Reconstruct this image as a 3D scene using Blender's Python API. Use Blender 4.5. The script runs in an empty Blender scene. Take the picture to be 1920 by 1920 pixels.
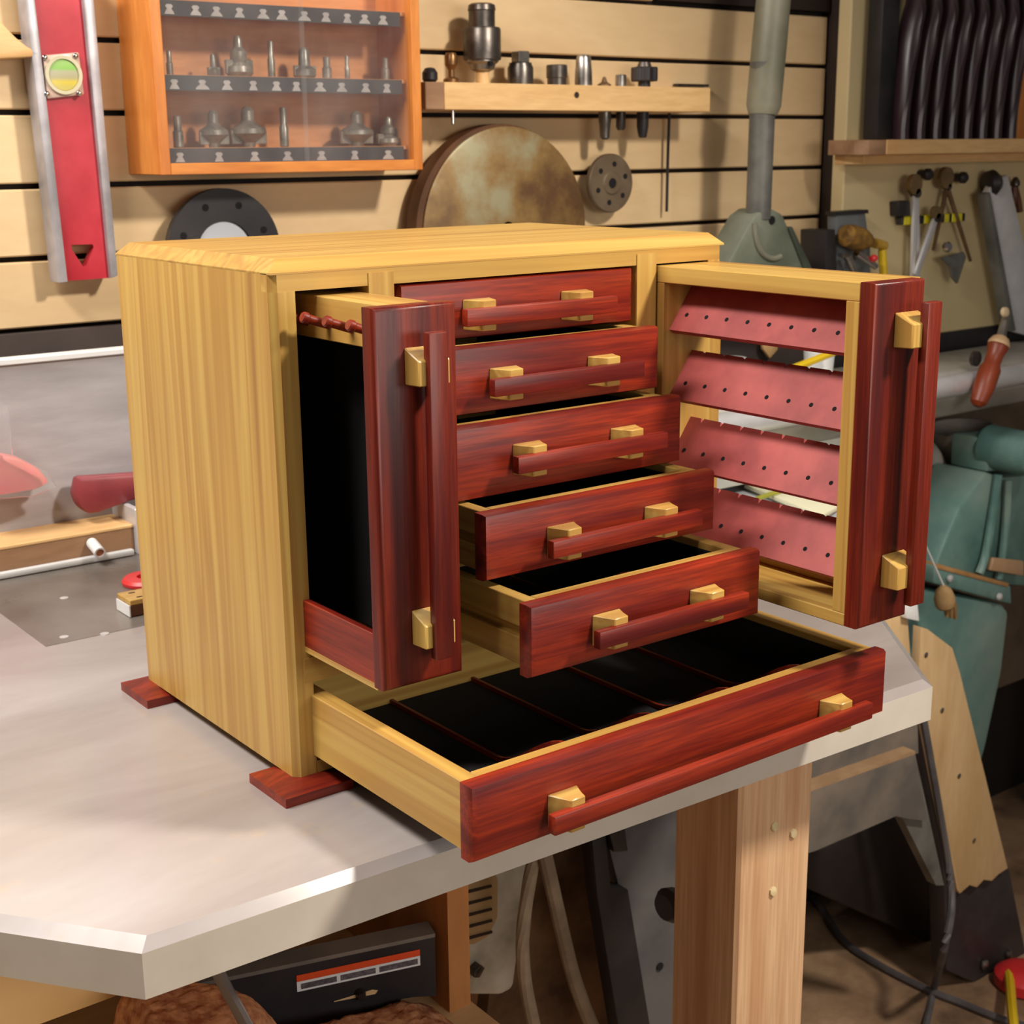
import bpy, bmesh, math, random
from mathutils import Vector, Matrix
random.seed(7)
SC = bpy.context.scene
COL = SC.collection

# ------------------------------------------------------------------ camera, world, lights
cam_d = bpy.data.cameras.new('camera'); cam = bpy.data.objects.new('camera', cam_d); COL.objects.link(cam)
YAW, PITCH, ROLL = 0.648753, -0.248524, -0.010387
_fw = Vector((math.sin(YAW)*math.cos(PITCH), math.cos(YAW)*math.cos(PITCH), math.sin(PITCH)))
_rt = Vector((math.cos(YAW), -math.sin(YAW), 0)); _up = _rt.cross(_fw)
_c, _s = math.cos(ROLL), math.sin(ROLL)
_r2 = _c*_rt + _s*_up; _u2 = -_s*_rt + _c*_up
m = Matrix.Identity(4)
for i in range(3):
    m[i][0] = _r2[i]; m[i][1] = _u2[i]; m[i][2] = -_fw[i]
m.translation = Vector((-0.41152, -0.78122, 0.41082))
cam.matrix_world = m
cam_d.sensor_width = 36; cam_d.lens = 2689.94/1920*36; cam_d.clip_start = 0.02
cam_d.dof.use_dof = True; cam_d.dof.focus_distance = 0.90; cam_d.dof.aperture_fstop = 22
SC.camera = cam
SC.view_settings.view_transform = 'Standard'; SC.view_settings.look = 'None'
SC.view_settings.gamma = 1; SC.view_settings.use_curve_mapping = False
SC.view_settings.exposure = 0.0
w = bpy.data.worlds.new('world'); SC.world = w; w.use_nodes = True
w.node_tree.nodes['Background'].inputs[0].default_value = (1.0, 0.90, 0.80, 1)
w.node_tree.nodes['Background'].inputs[1].default_value = 0.10

def area(name, loc, target, size, power, col, sy=None):
    d = bpy.data.lights.new(name, 'AREA'); d.energy = power; d.color = col; d.size = size
    if sy: d.shape = 'RECTANGLE'; d.size_y = sy
    o = bpy.data.objects.new(name, d); COL.objects.link(o); o.location = loc
    o.rotation_euler = (Vector(target)-Vector(loc)).to_track_quat('-Z', 'Y').to_euler()
    return o
def spot(name, loc, target, power, col, cone, blend, radius):
    d = bpy.data.lights.new(name, 'SPOT'); d.energy = power; d.color = col
    d.spot_size = math.radians(cone); d.spot_blend = blend; d.shadow_soft_size = radius
    o = bpy.data.objects.new(name, d); COL.objects.link(o); o.location = loc
    o.rotation_euler = (Vector(target)-Vector(loc)).to_track_quat('-Z', 'Y').to_euler(); return o
spot('key_lamp', (0.85, -1.0, 1.40), (0.12, 0.0, 0.10), 150, (1.0, 0.92, 0.80), 98, .75, .10)
area('ceiling_tube', (-0.8, 0.30, 1.42), (-0.2, 0.42, 0.0), 1.2, 40, (1.0, 0.95, 0.87), 0.25)
area('front_fill', (0.35, -2.0, 0.5), (0.1, 0.0, -0.05), 1.4, 14, (1.0, 0.95, 0.87), 0.5)  # added unseen fill, stands in for light bounced off the floor

# ------------------------------------------------------------------ materials
def new_mat(name):
    mt = bpy.data.materials.new(name); mt.use_nodes = True
    nt = mt.node_tree; return mt, nt, nt.nodes['Principled BSDF']
def srgb(r, g, b):
    f = lambda c: (c/255/12.92) if c/255 <= .04045 else ((c/255+.055)/1.055)**2.4
    return (f(r), f(g), f(b), 1)
def ramp(nt, stops):
    n = nt.nodes.new('ShaderNodeValToRGB'); e = n.color_ramp.elements
    while len(e) > 1: e.remove(e[-1])
    e[0].position, e[0].color = stops[0]
    for p, c in stops[1:]:
        k = e.new(p); k.color = c
    return n
def coords(nt, scale, rnd=True):
    tc = nt.nodes.new('ShaderNodeTexCoord'); mp = nt.nodes.new('ShaderNodeMapping')
    nt.links.new(tc.outputs['Object'], mp.inputs['Vector']); mp.inputs['Scale'].default_value = scale
    if rnd:
        oi = nt.nodes.new('ShaderNodeObjectInfo'); ml = nt.nodes.new('ShaderNodeMath'); ml.operation = 'MULTIPLY'
        nt.links.new(oi.outputs['Random'], ml.inputs[0]); ml.inputs[1].default_value = 37.0
        cb = nt.nodes.new('ShaderNodeCombineXYZ')
        for i in range(3): nt.links.new(ml.outputs[0], cb.inputs[i])
        nt.links.new(cb.outputs[0], mp.inputs['Location'])
    return mp
def noise(nt, vec, scale, detail=4, rough=.55, dist=0):
    n = nt.nodes.new('ShaderNodeTexNoise'); n.inputs['Scale'].default_value = scale
    n.inputs['Detail'].default_value = detail; n.inputs['Roughness'].default_value = rough; n.inputs['Distortion'].default_value = dist
    nt.links.new(vec.outputs[0], n.inputs['Vector']); return n
def mix(nt, a, b, fac, mode='MIX'):
    n = nt.nodes.new('ShaderNodeMix'); n.data_type = 'RGBA'; n.blend_type = mode
    for s, v in ((6, a), (7, b), (0, fac)):
        if hasattr(v, 'links') or hasattr(v, 'is_linked'): nt.links.new(v, n.inputs[s])
        else: n.inputs[s].default_value = v
    return n
def bump(nt, bs, src, strength=.2, dist=.001):
    b = nt.nodes.new('ShaderNodeBump'); b.inputs['Strength'].default_value = strength; b.inputs['Distance'].default_value = dist
    nt.links.new(src, b.inputs['Height']); nt.links.new(b.outputs[0], bs.inputs['Normal'])
def wood(name, axis, stops, fleck, across=55, rough=.35, fine=.5, coat=0.0, along=3.0):
    """streaky board: broad colour streaks along the axis plus fine dark pores"""
    mt, nt, bs = new_mat(name)
    sc = [across]*3; sc['xyz'.index(axis)] = along
    mp = coords(nt, sc); n1 = noise(nt, mp, 1.0, 3, .5, .3)
    r1 = ramp(nt, stops); nt.links.new(n1.outputs['Fac'], r1.inputs[0])
    sc2 = [across*9]*3; sc2['xyz'.index(axis)] = along*9
    mp2 = coords(nt, sc2); n2 = noise(nt, mp2, 1.0, 2, .6)
    r2 = ramp(nt, [(.35, (1, 1, 1, 1)), (.62, (0, 0, 0, 1))]); nt.links.new(n2.outputs['Fac'], r2.inputs[0])
    mm = nt.nodes.new('ShaderNodeMath'); mm.operation = 'MULTIPLY'; mm.inputs[1].default_value = fine
    nt.links.new(r2.outputs[0], mm.inputs[0])
    mx = mix(nt, r1.outputs[0], fleck, mm.outputs[0])
    nt.links.new(mx.outputs[2], bs.inputs['Base Color'])
    bs.inputs['Roughness'].default_value = rough
    bs.inputs['Coat Weight'].default_value = coat; bs.inputs['Coat Roughness'].default_value = .25
    bump(nt, bs, n2.outputs['Fac'], .08)
    return mt
def mottled(name, c1, c2, scale=8, rough=.5, metal=0, detail=5, c3=None, bmp=0, rvar=0, lo=.38, hi=.64, stretch=(1, 1, 1)):
    mt, nt, bs = new_mat(name); mp = coords(nt, stretch); n = noise(nt, mp, scale, detail, .6)
    st = [(lo, c1), (hi, c2)]
    if c3: st = [(lo, c1), ((lo+hi)/2, c2), (hi, c3)]
    r = ramp(nt, st); nt.links.new(n.outputs['Fac'], r.inputs[0]); nt.links.new(r.outputs[0], bs.inputs['Base Color'])
    bs.inputs['Roughness'].default_value = rough; bs.inputs['Metallic'].default_value = metal
    if rvar:
        mr = nt.nodes.new('ShaderNodeMapRange'); mr.inputs['To Min'].default_value = rough-rvar; mr.inputs['To Max'].default_value = rough+rvar
        n3 = noise(nt, mp, scale*2.3, 4); nt.links.new(n3.outputs['Fac'], mr.inputs['Value']); nt.links.new(mr.outputs[0], bs.inputs['Roughness'])
    if bmp: bump(nt, bs, n.outputs['Fac'], bmp, .002)
    return mt
S = srgb
YW, RW, BW = {}, {}, {}
for a in 'xyz':
    YW[a] = wood('yellow_wood_'+a, a, [(.32, S(158, 114, 58)), (.42, S(194, 155, 80)), (.48, S(176, 132, 66)), (.53, S(200, 164, 88)), (.6, S(184, 140, 72)), (.67, S(203, 168, 90)), (.76, S(166, 120, 60))], S(150, 106, 52), 26, .34, .18, along=.6)
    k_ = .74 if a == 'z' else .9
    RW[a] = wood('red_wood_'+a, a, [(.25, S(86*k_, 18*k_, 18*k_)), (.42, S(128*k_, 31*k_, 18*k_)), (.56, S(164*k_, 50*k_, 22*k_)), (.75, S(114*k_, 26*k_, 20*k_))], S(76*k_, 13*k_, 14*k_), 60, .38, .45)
    BW[a] = wood('pale_pine_'+a, a, [(.3, S(214, 170, 112)), (.5, S(226, 186, 130)), (.7, S(208, 160, 104))], S(180, 130, 80), 22, .55, .25)
fir = wood('fir_post', 'z', [(.3, S(200, 152, 112)), (.48, S(222, 182, 142)), (.6, S(208, 162, 122)), (.75, S(184, 134, 94))], S(172, 122, 84), 38, .6, .35, along=1.5)
orange_wood = {a: wood('orange_wood_'+a, a, [(.3, S(200, 122, 54)), (.5, S(214, 136, 64)), (.7, S(188, 108, 44))], S(156, 84, 34), 20, .4, .25) for a in 'xyz'}
orange_in = wood('orange_wood_inside', 'x', [(.3, S(200, 132, 78)), (.5, S(212, 146, 90)), (.7, S(188, 118, 66))], S(160, 94, 50), 20, .5, .25)  # inside wood made paler, standing for reflection haze over the cabinet
slat_m = wood('slat_laminate', 'x', [(.3, S(216, 184, 140)), (.55, S(222, 192, 148)), (.75, S(210, 176, 132))], S(200, 166, 122), 10, .5, .2)
red_pink = mottled('red_wood_sanded', S(150, 62, 62), S(190, 88, 84), 14, .55, 0, 6, None, .15)
felt = mottled('black_felt', S(4, 4, 8), S(9, 8, 13), 60, .95)
dark_hole = mottled('dark_gap', S(26, 16, 10), S(34, 22, 14), 10, .8)
steel = mottled('bare_steel', S(118, 112, 106), S(176, 170, 164), 20, .32, .9, 5, None, 0, .1)
dark_steel = mottled('dark_tool_steel', S(70, 64, 60), S(112, 104, 98), 24, .35, .85, 5, None, 0, .12)
chrome = mottled('chrome', S(190, 188, 186), S(220, 218, 214), 8, .16, 1)
alu = mottled('aluminium', S(206, 204, 206), S(226, 224, 226), 12, .36, .35)
iron_grey = mottled('grey_cast_iron', S(84, 84, 80), S(124, 122, 116), 9, .5, .25, 6, None, .1)
apron_m = mottled('dusty_grey_paint', S(92, 86, 82), S(128, 116, 104), 7, .6, 0, 6)
black_m = mottled('black_paint', S(26, 24, 28), S(44, 40, 42), 10, .45, 0, 5)
black_gloss = mottled('dark_glossy_plastic', S(40, 24, 32), S(54, 34, 42), 6, .32)
grey_cord = mottled('grey_rubber', S(70, 66, 70), S(96, 90, 90), 12, .6)
tan_cord = mottled('dusty_cord', S(120, 104, 84), S(160, 140, 116), 14, .7)
yellow_pl = mottled('yellow_plastic', S(216, 178, 20), S(232, 196, 40), 8, .4)
red_pl = mottled('red_plastic', S(206, 40, 44), S(222, 58, 58), 6, .4)
level_red = mottled('red_paint', S(168, 22, 40), S(196, 52, 66), 9, .35, 0, 5)
teal = mottled('teal_paint', S(84, 120, 116), S(112, 146, 140), 5, .45, 0, 7, S(136, 158, 148))
olive = mottled('grey_green_paint', S(104, 102, 84), S(134, 130, 112), 8, .45, 0, 6)
rust = mottled('rusty_disc', S(96, 68, 42), S(136, 106, 62), 9, .5, .25, 8, S(150, 142, 112), 0, .12)
dirt_disc = mottled('dirty_cast_disc', S(96, 80, 62), S(128, 110, 88), 9, .55, .35, 6)
white_pl = mottled('white_plastic', S(220, 220, 222), S(234, 234, 234), 6, .45)
cream = mottled('cream_paint', S(206, 186, 140), S(214, 194, 150), 4, .6, 0, 3)
dark_wall = mottled('dark_painted_wall', S(58, 48, 46), S(74, 62, 58), 4, .7)
dark_trim = mottled('dark_trim_paint', S(36, 22, 14), S(46, 30, 20), 6, .6)
sawdust_m = mottled('sawdust', S(150, 86, 52), S(214, 156, 112), 90, .95, 0, 6, None, .6)
brown_dust = mottled('dusty_brown_board', S(74, 50, 30), S(124, 92, 62), 12, .85, 0, 8)
mdf = mottled('brown_fibreboard', S(140, 104, 76), S(164, 126, 94), 8, .5, 0, 4, None, 0, 0, .35, .65, (1, 6, 6))
ply = {a: wood('plywood_'+a, a, [(.3, S(200, 164, 116)), (.55, S(214, 180, 134)), (.75, S(192, 152, 104))], S(178, 138, 92), 14, .6, .2) for a in 'xyz'}
orange_ply = wood('orange_plywood', 'z', [(.3, S(168, 110, 58)), (.55, S(188, 126, 70)), (.75, S(150, 94, 46))], S(130, 80, 40), 14, .55, .2)
beige_case = mottled('dusty_white_case', S(150, 142, 124), S(206, 198, 182), 10, .7, 0, 6)
vent_m = mottled('beige_vent', S(168, 136, 92), S(180, 148, 104), 8, .6)
pink_pl = mottled('pink_plastic', S(240, 96, 110), S(244, 170, 150), 5, .35)  # plain pink plastic, mottled with a paler pink
paper_m = mottled('pale_paper', S(214, 210, 176), S(226, 222, 196), 5, .7)
greyplate = mottled('dull_router_plate', S(104, 96, 90), S(134, 126, 120), 7, .3, .2, 7, None, 0, .1)
frost_m, nt, bs = new_mat('clear_plastic'); bs.inputs['Transmission Weight'].default_value = .92; bs.inputs['Roughness'].default_value = .12
bs.inputs['IOR'].default_value = 1.2; bs.inputs['Base Color'].default_value = (.95, .95, .96, 1)
glass_m, nt, bs = new_mat('reflection_haze_glass')  # pale diffuse film stands in for reflection haze on the panes
tr_ = nt.nodes.new('ShaderNodeBsdfTransparent'); df_ = nt.nodes.new('ShaderNodeBsdfDiffuse'); gl_ = nt.nodes.new('ShaderNodeBsdfGlossy'); gl_.inputs['Roughness'].default_value = .04
df_.inputs['Color'].default_value = (.8, .78, .78, 1)
mp = coords(nt, (1, 1, 1), False); n = noise(nt, mp, 9, 5); r = ramp(nt, [(.35, (.012, .012, .012, 1)), (.7, (.055, .055, .055, 1))]); nt.links.new(n.outputs['Fac'], r.inputs[0])
m1 = nt.nodes.new('ShaderNodeMixShader'); m2 = nt.nodes.new('ShaderNodeMixShader'); m2.inputs[0].default_value = .06
nt.links.new(r.outputs[0], m1.inputs[0]); nt.links.new(tr_.outputs[0], m1.inputs[1]); nt.links.new(df_.outputs[0], m1.inputs[2])
nt.links.new(m1.outputs[0], m2.inputs[1]); nt.links.new(gl_.outputs[0], m2.inputs[2])
nt.links.new(m2.outputs[0], nt.nodes['Material Output'].inputs['Surface'])
vial_m, nt, bs = new_mat('green_vial'); mp = coords(nt, (1, 1, 1), False)
r = ramp(nt, [(.12, S(190, 176, 96)), (.28, S(206, 186, 70)), (.42, S(170, 164, 128)), (.6, S(176, 172, 144)), (.7, S(140, 190, 96)), (.9, S(160, 200, 120))])
sp = nt.nodes.new('ShaderNodeSeparateXYZ'); nt.links.new(mp.outputs[0], sp.inputs[0])
mr = nt.nodes.new('ShaderNodeMapRange'); mr.inputs['From Min'].default_value = -.016; mr.inputs['From Max'].default_value = .016
nt.links.new(sp.outputs[2], mr.inputs[0]); nt.links.new(mr.outputs[0], r.inputs[0]); nt.links.new(r.outputs[0], bs.inputs['Base Color'])
bs.inputs['Roughness'].default_value = .15
# worn, hazy table coating
table_m, nt, bs = new_mat('worn_table_coating')
mp = coords(nt, (1.2, 3.5, 3), False); n1 = noise(nt, mp, 2.4, 6, .55, .4)
r1 = ramp(nt, [(.32, S(150, 140, 138)), (.5, S(166, 157, 155)), (.66, S(180, 172, 172))]); nt.links.new(n1.outputs['Fac'], r1.inputs[0])
mp2 = coords(nt, (1, 1, 1), False); n2 = noise(nt, mp2, 22, 4, .6); r2 = ramp(nt, [(.64, (0, 0, 0, 1)), (.74, (1, 1, 1, 1))]); nt.links.new(n2.outputs['Fac'], r2.inputs[0])
ml = nt.nodes.new('ShaderNodeMath'); ml.operation = 'MULTIPLY'; ml.inputs[1].default_value = .25; nt.links.new(r2.outputs[0], ml.inputs[0])
mx = mix(nt, r1.outputs[0], S(196, 168, 120), ml.outputs[0]); nt.links.new(mx.outputs[2], bs.inputs['Base Color'])
mr = nt.nodes.new('ShaderNodeMapRange'); mr.inputs['To Min'].default_value = .12; mr.inputs['To Max'].default_value = .30
nt.links.new(n1.outputs['Fac'], mr.inputs['Value']); nt.links.new(mr.outputs[0], bs.inputs['Roughness'])
table_edge = mottled('table_edge_banding', S(190, 178, 164), S(208, 198, 186), 6, .4, 0, 5)
floor_m, nt, bs = new_mat('dusty_floor'); mp = coords(nt, (1, 1, 1), False); n1 = noise(nt, mp, 5, 7, .65)
r1 = ramp(nt, [(.3, S(92, 68, 50)), (.5, S(150, 118, 90)), (.68, S(184, 152, 118))]); nt.links.new(n1.outputs['Fac'], r1.inputs[0]); nt.links.new(r1.outputs[0], bs.inputs['Base Color'])
bs.inputs['Roughness'].default_value = .75

# ------------------------------------------------------------------ geometry helpers
class B:
    """collects shapes in world coordinates, links them as ONE mesh object"""
    def __init__(s): s.bm = bmesh.new()
    def _add(s, verts, faces, bevel=0, seg=2, edges=None):
        t = bmesh.new(); vs = [t.verts.new(v) for v in verts]
        for f in faces: t.faces.new([vs[i] for i in f])
        bmesh.ops.recalc_face_normals(t, faces=t.faces)
        if bevel:
            ed = [e for e in t.edges if edges is None or edges(e)]
            bmesh.ops.bevel(t, geom=ed, offset=bevel, segments=seg, profile=.5, affect='EDGES', clamp_overlap=True)
        me = bpy.data.meshes.new('t'); t.to_mesh(me); t.free(); s.bm.from_mesh(me); bpy.data.meshes.remove(me)
        return s
    def box(s, x0, x1, y0, y1, z0, z1, bevel=0, seg=2, edges=None):
        v = [(x, y, z) for x in (x0, x1) for y in (y0, y1) for z in (z0, z1)]
        return s._add(v, [(0, 1, 3, 2), (4, 6, 7, 5), (0, 4, 5, 1), (2, 3, 7, 6), (0, 2, 6, 4), (1, 5, 7, 3)], bevel, seg, edges)
    def prism(s, a, b, bevel=0, seg=2, edges=None):
        """two matching 3-D outlines joined"""
        n = len(a); return s._add(list(a)+list(b), [tuple(range(n)), tuple(range(2*n-1, n-1, -1))]+[(i, (i+1) % n, n+(i+1) % n, n+i) for i in range(n)], bevel, seg, edges)
    def ext(s, pts, ax, a0, a1, bevel=0, seg=2, edges=None):
        """2-D outline extruded along an axis (pts in the order of the other two axes)"""
        def mk(a):
            o = []
            for p in pts:
                q = list(p); q.insert('xyz'.index(ax), a); o.append(tuple(q))
            return o
        return s.prism(mk(a0), mk(a1), bevel, seg, edges)
    def slab(s, poly, d, bevel=0):
        """outline of 3-D points pushed back by vector d"""
        d = Vector(d); return s.prism(poly, [tuple(Vector(p)+d) for p in poly], bevel)
    def lathe(s, prof, origin, axis=(0, 0, 1), seg=20):
        """profile of (radius, height) turned around an axis"""
        ax = Vector(axis).normalized(); q = Vector((0, 0, 1)).rotation_difference(ax).to_matrix(); o = Vector(origin)
        vs, fs, n = [], [], len(prof)
        for r, h in prof:
            for k in range(seg):
                a = 2*math.pi*k/seg; vs.append(tuple(o+q@Vector((r*math.cos(a), r*math.sin(a), h))))
        for i in range(n-1):
            for k in range(seg):
                fs.append((i*seg+k, i*seg+(k+1) % seg, (i+1)*seg+(k+1) % seg, (i+1)*seg+k))
        if prof[0][0] > 1e-6: fs.append(tuple(range(seg-1, -1, -1)))
        if prof[-1][0] > 1e-6: fs.append(tuple((n-1)*seg+k for k in range(seg)))
        t = bmesh.new(); tv = [t.verts.new(v) for v in vs]
        for f in fs: t.faces.new([tv[i] for i in f])
        bmesh.ops.remove_doubles(t, verts=t.verts, dist=1e-6)
        bmesh.ops.recalc_face_normals(t, faces=t.faces)
        me = bpy.data.meshes.new('t'); t.to_mesh(me); t.free(); s.bm.from_mesh(me); bpy.data.meshes.remove(me)
        return s
    def cyl(s, p0, p1, r0, r1=None, seg=16):
        p0, p1 = Vector(p0), Vector(p1); r1 = r0 if r1 is None else r1
        return s.lathe([(r0, 0), (r1, (p1-p0).length)], p0, p1-p0, seg)
    def ring(s, c, axis, ro, ri, h, seg=40):
        return s.lathe([(ri, 0), (ro, 0), (ro, h), (ri, h), (ri, 0)], c, axis, seg)
    def tube(s, pts, r, seg=8, flat=None):
        """round cord through smoothed points"""
        pts = [Vector(p) for p in pts]; path = []
        n = len(pts)
        for i in range(n-1):
            p0, p1, p2, p3 = pts[max(i-1, 0)], pts[i], pts[i+1], pts[min(i+2, n-1)]
            for k in range(6):
                t = k/6
                path.append(.5*((2*p1)+(p2-p0)*t+(2*p0-5*p1+4*p2-p3)*t*t+(3*p1-p0-3*p2+p3)*t**3))
        path.append(pts[-1]); vs, fs = [], []
        up = Vector((.13, .21, 1)).normalized()
        for i, p in enumerate(path):
            d = (path[min(i+1, len(path)-1)]-path[max(i-1, 0)]).normalized()
            a = d.cross(up)
            if a.length < .05: a = d.cross(Vector((1, 0, 0)))
            a.normalize(); b = a.cross(d)
            for k in range(seg):
                t = 2*math.pi*k/seg; vs.append(tuple(p+a*r*math.cos(t)+b*r*(flat or 1)*math.sin(t)))
        for i in range(len(path)-1):
            for k in range(seg): fs.append((i*seg+k, i*seg+(k+1) % seg, (i+1)*seg+(k+1) % seg, (i+1)*seg+k))
        fs.append(tuple(range(seg))); fs.append(tuple(len(vs)-seg+k for k in range(seg)))
        return s._add(vs, fs)
    def rot(s, c, axis, ang):
        bmesh.ops.rotate(s.bm, cent=Vector(c), matrix=Matrix.Rotation(ang, 3, axis), verts=s.bm.verts); return s
ORIG = {}
def obj(name, b, mat, parent=None, label=None, kind=None, base=False):
    bm = b.bm
    for f in bm.faces: f.smooth = True
    for e in bm.edges:
        if len(e.link_faces) != 2 or e.calc_face_angle(0) > .55: e.smooth = False
    co = [v.co for v in bm.verts]
    lo = Vector([min(c[i] for c in co) for i in range(3)]); hi = Vector([max(c[i] for c in co) for i in range(3)])
    ctr = (lo+hi)/2
    if base: ctr.z = lo.z
    bmesh.ops.translate(bm, verts=bm.verts, vec=-ctr)
    me = bpy.data.meshes.new(name); bm.to_mesh(me); bm.free()
    mats = mat if isinstance(mat, (list, tuple)) else [mat]
    for mt in mats: me.materials.append(mt)
    o = bpy.data.objects.new(name, me); COL.objects.link(o)
    ORIG[o] = ctr.copy()
    if parent is not None: o.parent = parent; o.location = ctr-ORIG[parent]
    else: o.location = ctr
    if label: o['label'] = label
    if kind: o['kind'] = kind
    return o
def copy_part(src, name, delta, parent):
    """same mesh again, moved by delta from the source's place"""
    o = src.copy(); o.name = name; COL.objects.link(o); o.parent = parent
    ctr = ORIG[src]+Vector(delta); ORIG[o] = ctr; o.location = ctr-(ORIG[parent] if parent else Vector())
    return o
def thing(name, label, cat, loc, group=None):
    o = bpy.data.objects.new(name, None); COL.objects.link(o); o.location = loc; o.empty_display_size = .02
    ORIG[o] = Vector(loc); o['label'] = label; o['category'] = cat
    if group: o['group'] = group
    return o
def tag(o, label, cat, group=None):
    o['label'] = label; o['category'] = cat
    if group: o['group'] = group
    return o
def struct(o): o['kind'] = 'structure'; return o
def front_edges(y): return lambda e: all(abs(v.co.y-y) < 1e-5 for v in e.verts)

# ------------------------------------------------------------------ the setting
YS = .77                                         # face of the slatted wall
FZ = -.89                                        # floor level
struct(obj('floor', B().box(-1.6, 3.2, -1.6, .86, FZ-.05, FZ), floor_m))
wall = struct(obj('wall_back', B().box(-1.6, 3.2, .785, .86, FZ, 1.0), dark_hole))
SP = .0757
for k in range(8):
    z0 = .225+SP*k+.003
    if k == 5: continue
    obj('slat', B().box(-1.2, 1.383, YS, .785, z0, z0+SP-.006, .0015, 1), slat_m, wall)
obj('slat', B().box(-1.2, 1.02, YS, .785, .225+SP*5+.003, .225+SP*6-.003, .0015, 1), slat_m, wall)
obj('shaded_slat_strip', B().box(1.03, 1.383, YS-.004, .785, .608, .675), dark_trim, wall, 'dark strip for the shadowed next slat')  # dark colour stands for shadow on the next slat up
struct(obj('baseboard_back', B().box(-1.2, 1.36, .762, .785, FZ, .223), dark_wall))
struct(obj('trim_1', B().box(1.387, 1.42, .735, .785, FZ, .9), dark_trim))

# ------------------------------------------------------------------ router table
TX0, TX1 = -.30, .70
tb = thing('router_table', 'grey coated worktable with clipped corners under the wooden chest', 'table', (.2, .2, FZ))
outl = [(-.156, -.1115), (-.32, .105), (-.32, .64), (.71, .64), (.71, .135), (.497, -.132)]
def inset(pts, d):
    c = Vector((.2, .26)); out = []
    for p in pts:
        v = Vector(p)-c; out.append((p[0]-d*(1 if v.x > 0 else -1)*.9, p[1]-d*(1 if v.y > 0 else -1)*.9))
    return out
z0, z1, z2 = -.034, -.0062, 0.0
a = [(x, y, z0) for x, y in outl]; bb = [(x, y, z1) for x, y in outl]; cc = [(x, y, z2) for x, y in inset(outl, .0065)]
obj('tabletop', B().prism(bb, cc), table_m, tb)
obj('edge_band', B().prism(a, bb), table_edge, tb, 'beige edge under the grey top')
obj('router_plate', B().box(-.027, .23, .39, .612, -.004, .0003), greyplate, tb, 'dark router plate let into the top')
for q in [(0.0360, 0.5156, 0.0008), (-0.0054, 0.4048, 0.0008), (0.0258, 0.3905, 0.0008)]:
    obj('plate_screw', B().cyl((q[0], q[1], -.001), (q[0], q[1], .0005), .0045, .004, 10), alu, tb)
obj('leg', B().box(.348, .433, -.07, .004, FZ, -.034, .003, 1), fir, tb, 'rough fir post')
obj('apron', B().box(-.235, .10, .03, .045, -0.1173, -.034), mottled('lit_plywood', S(222, 184, 126), S(230, 194, 138), 8, .5), tb, 'plywood apron in a painted lit tone')  # plywood colour made paler to stand for strong light on the apron
obj('side_panel', B().box(.118, .137, .0, .16, -.212, -.034), orange_ply, tb, 'plywood panel between top and shelf')
obj('shelf', B().box(-.34, .139, -.16, .30, -.228, -.212), ply['x'], tb)
obj('back_leg', B().box(-.2, -.12, .5, .58, FZ, -.034), fir, tb)
obj('back_leg', B().box(.5, .58, .5, .58, FZ, -.034), fir, tb)
obj('shelf_leg', B().box(-.24, -.19, .1, .15, FZ, -.228), fir, tb)
obj('shelf_leg', B().box(.04, .09, .22, .27, FZ, -.228), fir, tb)

for q in [(0.3876, -0.0702, -0.1168), (0.4102, -0.0702, -0.1300), (0.3886, -0.0702, -0.1747)]:
    obj('wood_chip', B().lathe([(.0045, 0), (.004, .0012), (.001, .002), (0, .0021)], q, (.1, -1, .2), 7), cream, tb)
# sawdust on the shelf, the black guard, loose straps
def mound(name, x0, x1, y0, y1, zb, fn, seed, parent=None, n=26):
    rnd = random.Random(seed); t = B(); bm = t.bm; g = []
    for i in range(n+1):
        row = []
        for j in range(n+1):
            fx, fy = i/n, j/n; e = min(fx, 1.3*(1-fx), fy, 8*(1-fy))
            h = fn(fx, fy)*min(1, e*8)+rnd.uniform(0, .0022)*(e > 0)
            row.append(bm.verts.new((x0+(x1-x0)*fx, y0+(y1-y0)*fy, zb+h)))
        g.append(row)
    for i in range(n):
        for j in range(n): bm.faces.new((g[i][j], g[i+1][j], g[i+1][j+1], g[i][j+1]))
    return obj(name, t, sawdust_m, parent)
g0, g1 = Vector((-0.0447, 0.0548, -0.1450)), Vector((0.1126, 0.0094, -0.1450))
sd = mound('sawdust', -.16, .112, -.135, g1.y+.004, -.2118, lambda x, y: .015+.003*y+.0025*math.sin(11*x+1.3)+.032*(1-x)**1.5+.07*math.exp(-(math.hypot(x-.20, (y-.72)*.7)/.27)**6), 3, None, 60)
tag(sd, 'reddish sawdust heaped on the shelf under the table', 'sawdust'); sd['kind'] = 'stuff'
gd = (g1-g0).normalized(); gz = g1.z-.006
gt = thing('guard_plate', 'black sheet metal guard with orange and white warning strip standing on the shelf', 'guard', (g1.x-.07, g1.y, -.211))
def gp(s, z, off=0):                              # point on the guard sheet, s metres left of its right end
    p = Vector((g1.x, g1.y, 0))-Vector((gd.x, gd.y, 0)).normalized()*s; n = Vector((gd.y, -gd.x, 0)).normalized()
    return tuple(Vector((p.x, p.y, z))+n*off)
bot = [(0, -.2005), (.018, -.197), (.027, -.1965), (.031, -.2035), (.035, -.198), (.052, -.2025), (.062, -.2095), (.068, -.2105), (.1, -.2085), (.2, -.2085)]
poly = [gp(.2, gz), gp(0, gz)]+[gp(s_, z_) for s_, z_ in bot]
nrm = Vector(gp(0, 0, -.004))-Vector(gp(0, 0, 0))
obj('guard_sheet', B().slab(poly, nrm), black_m, gt)
lb0, lb1 = .012, .104
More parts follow.
